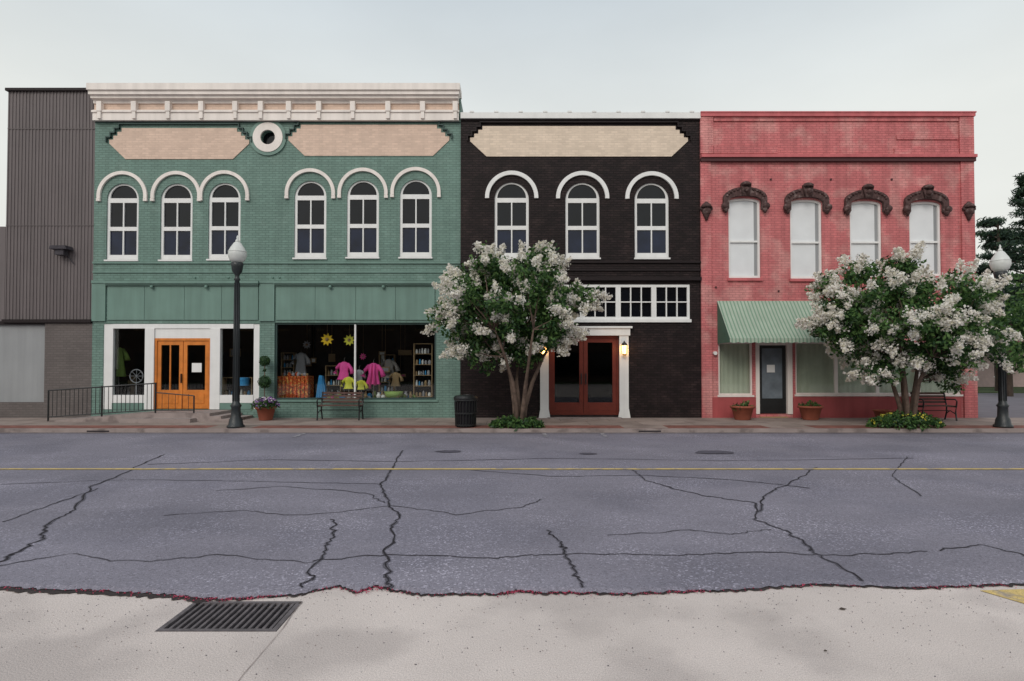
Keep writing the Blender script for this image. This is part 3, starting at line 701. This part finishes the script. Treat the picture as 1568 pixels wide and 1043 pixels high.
cr=[([(248,697),(200,720),(140,745),(120,780),(75,800),(65,825),(20,850),(-10,862)],.020),
([(616,690),(600,715),(583,740),(590,765),(610,785),(598,815),(592,850),(590,885),(596,900)],.018),
([(510,795),(512,815),(497,840),(480,880),(462,900)],.015),
([(970,718),(990,735),(1040,752),(1110,765),(1160,770),(1155,795),(1200,812),(1230,830),(1250,848),(1320,890)],.016),
([(1250,716),(1215,738),(1175,757),(1158,785)],.016),
([(840,812),(862,835),(865,850),(882,872),(892,900)],.015),
([(250,790),(380,782),(460,790),(600,775),(700,788),(800,778),(830,765)],.007),
([(480,860),(590,850),(760,855),(830,850),(940,848),(1050,852),(1150,846),(1300,850),(1420,845)],.008),
([(1440,845),(1500,835),(1570,852)],.008),([(700,718),(840,730),(975,728),(1120,735),(1240,748)],.010),
([(0,800),(90,770),(150,748)],.008),([(590,770),(560,755),(430,745),(330,752)],.008),
([(0,868),(100,850),(210,862),(330,850),(480,862)],.006),([(1390,700),(1370,730),(1410,760)],.010),
([(0,742),(200,735),(420,738),(583,742)],.008),([(1180,812),(1120,818),(1060,812),(930,820)],.006),([(225,712),(420,704),(610,708),(840,702),(1100,706),(1400,702)],.010)]
m=M(); mh=M()
for i,(p,w) in enumerate(cr): ribbon([mh,m],p,[w*2.6,w],[.0333+.0001*i,.0355+.0002*i])
mh.build('crack_tar_seal',crackh); m.build('road_cracks',crackm)
m=M(); prev=None
for i,(x,y) in enumerate(pts):
    if i<1 or i>len(pts)-2: continue
    w=.030*ru(.3,1.5)+(.045 if x<-2.35 else 0)
    cur=((x,y+.01,.006),(x,y-w,.006))
    if prev: m.add([prev[1],cur[1],cur[0],prev[0]],[(0,1,2,3)])
    prev=cur
m.build('gutter_gap',dirt)
m=M()
for i in range(2200):
    k=random.randint(2,len(pts)-4); x,y=pts[k]; x+=ru(-.1,.1); y+=-abs(np.random.normal(0,.03))+.01
    if math.sin(x*2.1)+math.sin(x*5.3+1)<.1 and rnd()<.75: continue
    s=ru(.005,.012); a=ru(0,3.1); c_,s_=math.cos(a)*s,math.sin(a)*s
    m.add([(x-c_,y-s_,.010),(x+s_*.6,y-c_*.6,.014),(x+c_,y+s_,.012),(x-s_*.6,y+c_*.6,.018)],[(0,1,2,3)],0 if rnd()<.75 else 1)
m.build('leaf_litter',[debris,dirt])
m=M()
ribbon([m],[(-1.62,-15.22),(-1.60,-15.7),(-1.58,-16.6),(-1.56,-18)],[.007],[.005],.006,10,False)
m.build('concrete_joints',kerbm)
m=M()
for i in range(1300):
    x,y=ru(-5,5),-14.95-abs(np.random.normal(0,.8)); s=ru(.002,.006)
    if gx_a-.02<x<gx_b+.02 and gy_a-.02<y<gy_b+.02: continue
    m.add([(x-s,y,.002),(x,y-s*.7,.002),(x+s,y,.002),(x,y+s*.7,.002),(x,y,.002+s)],[(0,1,4),(1,2,4),(2,3,4),(3,0,4)],0 if rnd()<.5 else 1)
m.build('gravel_grit',[tarpatch,kerbm])
m=M()
for i in range(3):
    x,y=ru(-4,4.5),ru(-16.5,-15.1); s=ru(.008,.014); m.add([(x-s,y,.006),(x,y-s*.6,.006),(x+s,y,.008),(x,y+s*.7,.012)],[(0,1,2,3)])
x,y=G(1290,934,0); m.add([(x-.03,y,.006),(x,y-.012,.006),(x+.035,y,.008),(x,y+.02,.012)],[(0,1,2,3)])
m.build('fallen_leaves',barkd)
m=M(); p=[G(1500,905,0),G(1568,903,0),G(1640,935,0),G(1568,925,0)]; m.add([(a,b_,.005) for a,b_ in (p[0],p[3],p[2],p[1])],[(0,1,2,3)]); m.build('yellow_kerb_marking',yellowp)
ycl=G(784,718.5,.034)[1]
m=M(); x=-60
while x<60:
    L_=ru(.6,2.2); w=ru(.052,.062)
    m.add([(x,ycl-w,.0395),(x+L_,ycl-w,.0395),(x+L_,ycl+w,.0395),(x,ycl+w,.0395)],[(0,1,2,3)]); x+=L_+(ru(.0,.015))
m.build('centre_line_marking',yellowp)
m=M()
for px in (442,837,932):
    xx=G(px,672,.034)[0]; m.add([(xx-.05,-4.6,.0405),(xx+.05,-4.6,.0405),(xx+.05,-3.75,.0405),(xx-.05,-3.75,.0405)],[(0,1,2,3)])
m.build('parking_bay_markings',whitep)
m=M()
for (px,py,w,h) in ((688,691.5,.30,.15),(1094,693,.42,.25),(900,695,.2,.1)):
    x,y=G(px,py,.034); m.add([(x+w*math.cos(a*math.pi/8)*ru(.8,1.15),y+h*math.sin(a*math.pi/8)*ru(.8,1.15),.0415) for a in range(16)],[tuple(range(16))])
m.build('tar_patches',tarpatch)
m=M(); m.box(-150,150,-3.5,-3.34,-.05,.13); m.build('kerb',kerbm)
m=M(); m.box(-150,150,-3.339,-2.55,-.05,.131,0); m.build('brick_paver_strip',paver)
m=M(); m.box(-150,150,-2.549,.05,-.05,.13); m.build('sidewalk',walk)
m=M(); m.add([(-150,-3.72,.034),(150,-3.72,.034),(150,-3.501,.034),(-150,-3.501,.034)],[(0,1,2,3)]); m.build('gutter_strip',mat('gutter_concrete',(.19,.165,.17),.9,.3,1.5,.1,40,fine=.2,patch=((.10,.085,.09),2,.5,.8)))
m=M()
for px in(350,990,1215):
    x=X(px,660,-3.3); m.box(x-.6,x+.6,-3.3,-2.56,.12,.135)
m.build('sidewalk_patches',walk)
m=M()
for px in (150,995):
    x=X(px,664,-3.5); m.box(x-.3,x+.3,-3.506,-3.49,.05,.085)
m.build('kerb_drain_slots',crackm)
m=M(); m.box(rx1+.01,150,.051,60,-.05,.12); m.build('side_lot',gravel)
m=M(); m.box(rx1+3,60,18,40,.121,.16); m.build('lawn',grass)

rp=empty('entrance_ramp',(-11.5,-.8,.13)); m=M()
xr=X(236,630,-.9)
m.prism([(X(74,640,-1.4),.131),(X(322,640,-1.4),.131),(X(322,640,-1.4),.39),(xr,.39),(X(74,640,-1.4),.15)],-1.45,-.01)
m.build('ramp_slab',kerbm,rp)
m=M(); xs=X(322,640,-1.4); m.box(xs,xs+.35,-1.45,-.01,.131,.30); m.box(xs+.35,xs+.7,-1.45,-.01,.131,.215); m.box(X(236,640),xs-.4,-1.80,-1.451,.131,.25); m.build('ramp_steps',kerbm,rp)
rl=empty('iron_railing',(-12,-1.4,.13)); m=M(); Yr=-1.38
def rz(x):
    f=(x-X(74,620,Yr))/(xr-X(74,620,Yr)); return .17+(.22*min(1,max(0,f)))
xa=X(74,620,Yr); xb=X(238,620,Yr); xc=X(297,620,Yr)
def seg(xa,xb,h,st=.13):
    m.tube([(xa,Yr,rz(xa)+h),(xb,Yr,rz(xb)+h)],.022,6); m.tube([(xa,Yr,rz(xa)+.10),(xb,Yr,rz(xb)+.10)],.016,6)
    x=xa
    while x<xb: m.tube([(x,Yr,rz(x)+.1),(x,Yr,rz(x)+h)],.011,4); x+=st
    for x in (xa,(xa+xb)/2,xb): m.tube([(x,Yr,rz(x)-.03),(x,Yr,rz(x)+h+.02)],.025,6)
seg(xa,xb,.90)
def seg2(xa,xb,h):
    m.tube([(xa,Yr,rz(xa)+.08),(xb,Yr,rz(xb)+.08)],.014,6); m.tube([(xa,Yr,rz(xb)+h),(xb,Yr,rz(xb)+h-.1)],.018,6); m.tube([(xb,Yr,rz(xb)-.03),(xb,Yr,rz(xb)+h-.1)],.022,6)
    for x in np.arange(xa+.2,xb,.2): m.tube([(x,Yr,rz(x)+.08),(x,Yr,rz(x)+h-.05)],.008,4)
seg2(xb,xc,.62)
m.build('rails_and_balusters',blackiron,rl)

# ============================================================ STREET LAMPS
def lamp(x,y,s=1.0):
    e=empty('street_lamp',(x,y,.13)); m=M(); b=.13; k=s
    m.lathe((x,y,b),[(.23,0),(.23,.06),(.19,.09),(.17,.22),(.13,.30),(.12,.55),(.15,.60),(.105,.66),(.085,.75),(.08,1.2),(.06,3.95*k),(.09,3.98*k),(.06,4.03*k),(.06,4.10*k),(.13,4.2*k),(.15,4.33*k),(.17,4.42*k),(.15,4.44*k)],16,0)
    for i in range(10):
        a=i*math.pi/5; m.tube([(x+.088*math.cos(a),y+.088*math.sin(a),b+.72),(x+.066*math.cos(a),y+.066*math.sin(a),b+3.9*k)],.012,4,0)
    m.build('post',polem,e,True)
    m=M(); z=b+4.44*k
    m.lathe((x,y,z),[(.13,0),(.20,.08),(.245,.20),(.235,.30),(.19,.40),(.15,.46),(.10,.54),(.05,.58)],20,0)
    m.build('globe',globe,e,True)
    m=M(); m.lathe((x,y,z),[(.238,.29),(.25,.30),(.238,.32)],20,0); m.lathe((x,y,z),[(.06,.57),(.05,.62),(.02,.66),(.03,.70),(.005,.76)],12,0); m.build('finial',globe,e,True)
lamp(X(361,655,-3.15),-3.15,1.02)
lamp(X(1536,655,-3.1),-3.1,.965)

# ============================================================ FURNITURE
def bench(x0,x1,y,name='park_bench'):
    e=empty(name,((x0+x1)/2,y,.13)); b=.13
    m=M()
    for x in(x0,x1):
        m.tube([(x,y-.28,b),(x,y-.24,b+.25),(x,y-.27,b+.43),(x,y+.15,b+.42),(x,y+.27,b+.86)],.024,6)
        m.tube([(x,y+.24,b),(x,y+.15,b+.25),(x,y+.15,b+.42)],.024,6)
        m.tube([(x,y-.27,b+.42),(x,y-.3,b+.6),(x,y-.22,b+.66),(x,y+.2,b+.64)],.022,6)
        m.tube([(x,y-.25,b+.2),(x,y,b+.3),(x,y+.17,b+.2)],.014,6)
    m.tube([(x0,y,b+.3),(x1,y,b+.3)],.012,5)
    m.build('iron_ends',blackiron,e)
    m=M()
    for i in range(5): yy=y-.26+i*.085; m.box(x0-.03,x1+.03,yy,yy+.06,b+.44,b+.465)
    for i in range(4): zz=b+.52+i*.09; yy=y+.17+(zz-b-.42)*.27; m.box(x0-.03,x1+.03,yy,yy+.022,zz,zz+.065)
    m.build('slats',benchwood,e)
benchwood=mat('weathered_dark_slats',(.11,.06,.05),.6,.3,8)
bench(X(490,640,-.7),X(553,640,-.7),-.7)
bench(X(1405,640,-.9),X(1455,640,-.9),-.9)
x,y=X(713,655,-3.0),-3.0; e=empty('litter_bin',(x,y,.13)); m=M()
m.lathe((x,y,.13),[(.24,0),(.26,.03),(.24,.06),(.25,.75)],20,1)
for i in range(22):
    a=i*2*math.pi/22; c_,s_=math.cos(a),math.sin(a)
    m.tube([(x+.27*c_,y+.27*s_,.16),(x+.285*c_,y+.285*s_,.5),(x+.30*c_,y+.30*s_,.84)],.018,4)
for z,r in((.2,.285),(.52,.295),(.88,.32)): m.lathe((x,y,z),[(r-.02,-.02),(r+.01,-.02),(r+.01,.02),(r-.02,.02)],24)
m.lathe((x,y,.9),[(.33,0),(.34,.03),(.30,.09),(.16,.12),(.15,.08)],24)
m.build('slatted_body',[blackiron,crackm],e)

# ------------------------------------------------------------ foliage
def leaves(m,c,r,n,size,mis,squash=1.0,asp=.5,bias=.6):
    d=np.random.normal(size=(n,3)); d/=np.linalg.norm(d,axis=1)[:,None]
    rr=r*(np.random.rand(n)**bias)
    P=np.array(c)+d*rr[:,None]*np.array([1,1,squash])
    a=np.random.normal(size=(n,3)); a/=np.linalg.norm(a,axis=1)[:,None]
    q=np.random.normal(size=(n,3)); b=np.cross(a,q); b/=np.linalg.norm(b,axis=1)[:,None]
    s=size*(.6+.8*np.random.rand(n))[:,None]
    A=P-a*s*.5; B=P+b*s*asp*.5; C=P+a*s*.5; D=P-b*s*asp*.5
    o=len(m.v)
    V=np.stack([A,B,C,D],1).reshape(-1,3); m.v+=V.tolist()
    for i in range(n): m.f.append([o+4*i,o+4*i+1,o+4*i+2,o+4*i+3]); m.m.append(mis[random.randint(0,len(mis)-1)])
def myrtle(cx,cy,cz,rx,ry,rz,base,seed,ncl=64,stems=5,lobes=()):
    random.seed(seed); np.random.seed(seed)
    e=empty('crape_myrtle_tree',(base[0],base[1],.13)); b=.13
    cl=[]; tries=0
    while len(cl)<ncl and tries<8000:
        tries+=1
        d=Vector(np.random.normal(size=3)); d.normalize()
        f=ru(.25,1)**.45
        bul=1+.13*math.sin(3.1*math.atan2(d.z,d.x)+seed)+.10*math.sin(5.3*math.atan2(d.z,d.x)+2*seed)+.08*math.sin(4*d.y+seed)
        p=Vector((cx+d.x*rx*f*bul,cy+d.y*ry*f*bul,cz+d.z*rz*f*bul))
        if all((p-q).length>.40 for q,_ in cl): cl.append((p,d))
    for lx,lz in lobes:
        for j in range(4):
            p=Vector((lx+ru(-.25,.25),cy+ru(-.5,.4),lz+ru(-.2,.2))); cl.append((p,(p-Vector((cx,cy,cz))).normalized()))
    m=M(); forks=[]
    for i in range(stems):
        a=i*2*math.pi/stems+ru(-.3,.3); r=ru(.05,.13)
        p0=Vector((base[0]+math.cos(a)*r,base[1]+math.sin(a)*r,b-.02))
        sp=ru(.2,.5); p1=p0+Vector((math.cos(a)*.10*sp+ru(-.05,.05),math.sin(a)*.10,.6)); p2=p1+Vector((math.cos(a)*.3*sp+ru(-.08,.08),math.sin(a)*.22,.65))
        p3=p2+Vector((math.cos(a)*.75*sp,math.sin(a)*.4,.7)); p4=p3+Vector((math.cos(a)*.9*sp,math.sin(a)*.5,.7))
        m.tube([p0,p1,p2,p3,p4],[.080,.062,.052,.040,.022],8); forks+=[p2,p3,p4]
    for p,d in cl:
        q=min(forks,key=lambda f:(f-p).length+ (0 if f.z<p.z else .5)); mid=(q+p)/2+Vector((ru(-.12,.12),ru(-.12,.12),-.05))
        m.tube([q,mid,p],[.020,.013,.005],5)
    m.build('trunks_and_limbs',bark,e,True)
    m=M()
    for p,d in cl:
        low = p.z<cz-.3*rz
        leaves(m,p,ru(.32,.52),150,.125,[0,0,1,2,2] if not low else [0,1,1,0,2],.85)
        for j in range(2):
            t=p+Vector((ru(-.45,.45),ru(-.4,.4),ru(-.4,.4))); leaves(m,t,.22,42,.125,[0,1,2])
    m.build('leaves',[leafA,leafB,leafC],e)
    m=M()
    for p,d in cl:
        for j in range(random.choice([1,2,3,4,4])):
            dd_=(d*ru(.5,1.1)+Vector(np.random.normal(size=3))*.6+Vector((0,-.1,.12))).normalized()
            if dd_.z<-.8: continue
            s0=p+dd_*ru(.28,.5); L_=ru(.18,.34)
            ax=(dd_+Vector((0,0,ru(-.5,.4)))).normalized()
            for t in range(5):
                f=t/4; r=(.125*(1-f)+.04)*ru(.85,1.35)
                leaves(m,s0+ax*L_*f+Vector((ru(-.02,.02),ru(-.02,.02),ru(-.02,.02))),r,int(38-18*f),.060,[0,0,0,1],1,.9,.45)
    m.build('blossom_panicles',[petal,petal2],e)
def mound(name,cx,cy,cz,rx,ry,rz,n,size,mats,flowers=0,fm=None):
    e=empty(name,(cx,cy,cz)) ; m=M()
    for i in range(n):
        a=ru(0,6.28); f=math.sqrt(rnd()); h=rz*math.sqrt(max(0,1-f*f))
        leaves(m,(cx+rx*f*math.cos(a),cy+ry*f*math.sin(a),cz+h*ru(.4,1.05)),.09,9,size,[0,1,2])
    for i in range(flowers):
        a=ru(0,6.28); f=math.sqrt(rnd()); h=rz*math.sqrt(max(0,1-f*f))
        leaves(m,(cx+rx*f*math.cos(a),cy+ry*f*math.sin(a),cz+h*1.05+.02),.035,8,.05,[3,3,4],1,.9)
    m.build('leaves_and_flowers',list(mats)+(list(fm) if fm else [petal,petal2]),e); return e
Yt=-3.05
def LX(px,py): return (X(px,py,Yt),Z(py,Yt))
myrtle(X(789,480,Yt),Yt+.1,3.42,1.62,1.5,1.22,(X(795,655,Yt),Yt),11,66,5,[LX(712,538),LX(770,545),LX(880,462),LX(835,405),LX(705,440),LX(745,405),LX(850,510),LX(695,485)])
myrtle(X(1391,490,Yt),Yt+.1,3.0,2.15,1.6,1.15,(X(1390,655,Yt),Yt),23,84,5,[LX(1335,560),LX(1275,455),LX(1320,420),LX(1385,418),LX(1500,455),LX(1505,530),LX(1450,565),LX(1275,500)])
mound('ground_cover_plants',X(792,655,Yt),Yt-.02,.13,.75,.42,.28,260,.10,[leafA,leafB,leafC])
mound('ground_cover_plants',X(1386,655,Yt),Yt-.02,.13,1.0,.48,.38,420,.09,[leafA,leafB,leafC],45,[flat('yellow_petal',(.5,.45,.06)),leafC])
def pot(x,y,r,h,name='terracotta_planter'):
    e=empty(name,(x,y,.13)); m=M(); m.lathe((x,y,.131),[(r*.62,0),(r*.66,.02),(r*.92,h*.85),(r*1.05,h*.86),(r*1.05,h),(r*.9,h),(r*.88,h*.9)],20); m.build('pot',terra,e,True); return e
x=X(407,640,-.9); pot(x,-.9,.30,.42)
mound('potted_flowers',x,-.9,.5,.40,.36,.30,110,.09,[leafA,leafB,leafC],110,[purple,petal])
x=X(405,600,-.3); e=empty('topiary_plant',(x,-.3,.13)); m=M(); m.lathe((x,-.3,.131),[(.14,0),(.19,.35),(.21,.36),(.21,.42),(.18,.42)],16,2); m.tube([(x,-.3,.5),(x,-.3,2.0)],.015,6,3)
for py,r in((553,.17),(585,.21),(567,.06)):
    z=Z(py,-.3); m.ball((x,-.3,z),r*.8,1); leaves(m,(x,-.3,z),r,520 if r>.1 else 60,.05,[0,1,1],1,.6,.15)
m.build('clipped_balls',[leafA,leafB,terra,bark],e)
for px in (1137,1241):
    x=X(px,638,-.75); pot(x,-.75,.36,.44); mound('potted_shrub',x,-.75,.48,.34,.3,.2,16,.10,[leafA,leafB,leafC])
x=X(1352,640,-.6); pot(x,-.6,.28,.3)
# ============================================================ BACKGROUND right
def conifer(x,y,h,w,seed):
    random.seed(seed); np.random.seed(seed); e=empty('pine_tree',(x,y,0)); m=M(); m.tube([(x,y,0),(x+.1,y,h*.5),(x,y,h*.97)],[.32,.22,.05],8)
    f=M(); z=h*.22
    while z<h:
        k=(z/h); rr=w*(1-k)**.6*ru(.6,1.1)+.3; nb=random.randint(3,5)
        for j in range(nb):
            a=ru(0,6.28); L_=rr*ru(.7,1.1); tip=Vector((x+math.cos(a)*L_,y+math.sin(a)*L_,z+ru(-.3,.5)))
            m.tube([(x,y,z-.2),((x+tip.x)/2,(y+tip.y)/2,z),tip],[.07,.05,.02],5)
            for t in (.35,.55,.75,.95):
                c=Vector((x,y,z)).lerp(tip,t); leaves(f,c,ru(.35,.65),60,.34,[0,0,1],.45,.2)
        z+=ru(.55,.9)
    m.build('trunk',barkd,e); f.build('needles',[pineA,pineB],e)
conifer(31.8,20,11.6,3.4,3); conifer(35.5,22,14.5,4.2,5); conifer(40,26,15,4.5,8)
def shrubtree(x,y,h,w,seed,n=34):
    random.seed(seed); np.random.seed(seed); e=empty('broadleaf_tree',(x,y,0)); m=M(); m.tube([(x,y,0),(x,y,h*.4),(x+.2,y,h*.7)],[.2,.15,.08],8); m.build('trunk',barkd,e)
    f=M()
    for i in range(n):
        d=Vector(np.random.normal(size=3)).normalized()*ru(.3,1); c=(x+d.x*w,y+d.y*w,h*.6+d.z*h*.36); leaves(f,c,ru(.5,.8),70,.26,[0,1,2,2])
    f.build('leaves',[leafA,leafB,leafC],e)
shrubtree(27.5,14,6.2,1.6,4); shrubtree(31.5,16,8.2,2.8,9,70); shrubtree(46,40,10,4.5,10); shrubtree(38,34,8,3.5,12); shrubtree(55,46,9,5,13)
hb=empty('white_house',(33,30,.12)); m=M(); hx0,hx1,hy0,hy1=30.5,44,28,38
m.box(hx0,hx1,hy0,hy1,.1,3.4,0); m.add([(hx0-.5,hy0-.6,3.4),(hx1+.5,hy0-.6,3.4),(hx1+.5,(hy0+hy1)/2,5.6),(hx0-.5,(hy0+hy1)/2,5.6),(hx0-.5,hy1+.6,3.4),(hx1+.5,hy1+.6,3.4)],[(0,1,2,3),(3,2,5,4),(0,3,4),(1,5,2)],1)
for i in range(4): m.box(hx0+1.2+i*3,hx0+2.4+i*3,hy0-.04,hy0-.001,1.0,2.5,2)
for i in range(4): m.box(hx0+1.1+i*3,hx0+2.5+i*3,hy0-.06,hy0-.041,.9,1.0,3)
m.build('walls_and_roof',[flat('pale_pink_siding',(.55,.42,.40)),redbase,wglass,white],hb)
# opposite side of the street (behind the viewpoint): unseen brick row added to darken the shop-window reflections
ob=empty('added_opposite_row',(0,-52,0)); m=M(); m.box(-45,45,-62,-50,-.05,11.5,0)
for i in range(22):
    xx=-43+i*4; m.box(xx,xx+1.3,-50,-49.95,6,8.6,1); m.box(xx-.1,xx+2.6,-50,-49.95,.6,3.3,1); m.box(xx-.2,xx+1.5,-50,-49.85,5.8,5.99,2)
m.box(-45.2,45.2,-50.3,-49.7,11.5,11.9,2)
m.build('walls_and_windows',[mat('added_row_brick',(.10,.065,.05),.8,.2,1,.05,30,BR),wglass,tan],ob)

# ============================================================ LIGHT / WORLD
w=bpy.data.worlds.new('World'); sc.world=w; w.use_nodes=True; nt=w.node_tree; N=nt.nodes; L=nt.links
bg=N['Background']; bg.inputs[1].default_value=.1
sd=Vector((-.30,-.80,.62)).normalized()
el=math.asin(sd.z); az=math.atan2(sd.x,sd.y)
sky=N.new('ShaderNodeTexSky'); sky.sky_type='NISHITA'; sky.sun_disc=False; sky.sun_elevation=el; sky.sun_rotation=az; sky.dust_density=3
tc=N.new('ShaderNodeTexCoord'); sp=N.new('ShaderNodeSeparateXYZ'); L.new(tc.outputs['Generated'],sp.inputs[0])
cr_=N.new('ShaderNodeValToRGB'); cr_.color_ramp.elements[0].position=0; cr_.color_ramp.elements[0].color=(.88,.87,.80,1)
cr_.color_ramp.elements[1].position=1; cr_.color_ramp.elements[1].color=(.60,.66,.72,1)
el1=cr_.color_ramp.elements.new(.34); el1.color=(.82,.845,.815,1); el2=cr_.color_ramp.elements.new(.54); el2.color=(.62,.69,.74,1)
L.new(sp.outputs[2],cr_.inputs[0])
nz=N.new('ShaderNodeTexNoise'); nz.inputs['Scale'].default_value=1.6; nz.inputs['Detail'].default_value=5
mp=N.new('ShaderNodeMapping'); mp.inputs['Scale'].default_value=(1,1,2.5); L.new(tc.outputs['Generated'],mp.inputs[0]); L.new(mp.outputs[0],nz.inputs[0])
mr=N.new('ShaderNodeMapRange'); L.new(nz.outputs['Fac'],mr.inputs[0]); mr.inputs[1].default_value=.3; mr.inputs[2].default_value=.7; mr.inputs[3].default_value=9.0; mr.inputs[4].default_value=10.5
vs=N.new('ShaderNodeVectorMath'); vs.operation='SCALE'; L.new(cr_.outputs[0],vs.inputs[0]); L.new(mr.outputs[0],vs.inputs['Scale'])
mx=N.new('ShaderNodeMix'); mx.data_type='RGBA'; mx.inputs[0].default_value=.95; L.new(sky.outputs[0],mx.inputs[6]); L.new(vs.outputs[0],mx.inputs[7]); L.new(mx.outputs[2],bg.inputs[0])
s=bpy.data.lights.new('sun','SUN'); s.energy=1.35; s.angle=math.radians(30); s.color=(1,.93,.85)
so=bpy.data.objects.new('sun',s); so.rotation_euler=(-sd).to_track_quat('-Z','Y').to_euler(); sc.collection.objects.link(so)
sc.view_settings.view_transform='Standard'; sc.view_settings.look='None'; sc.view_settings.exposure=0

cam=bpy.data.cameras.new('camera'); cam.sensor_width=36; cam.lens=36*F/1568; cam.shift_y=(CY-521.5)/1568; cam.clip_end=2000
co=bpy.data.objects.new('camera',cam); co.location=(0,-CAMD,CAMH); co.rotation_euler=(math.pi/2+TH,0,0); sc.collection.objects.link(co); sc.camera=co
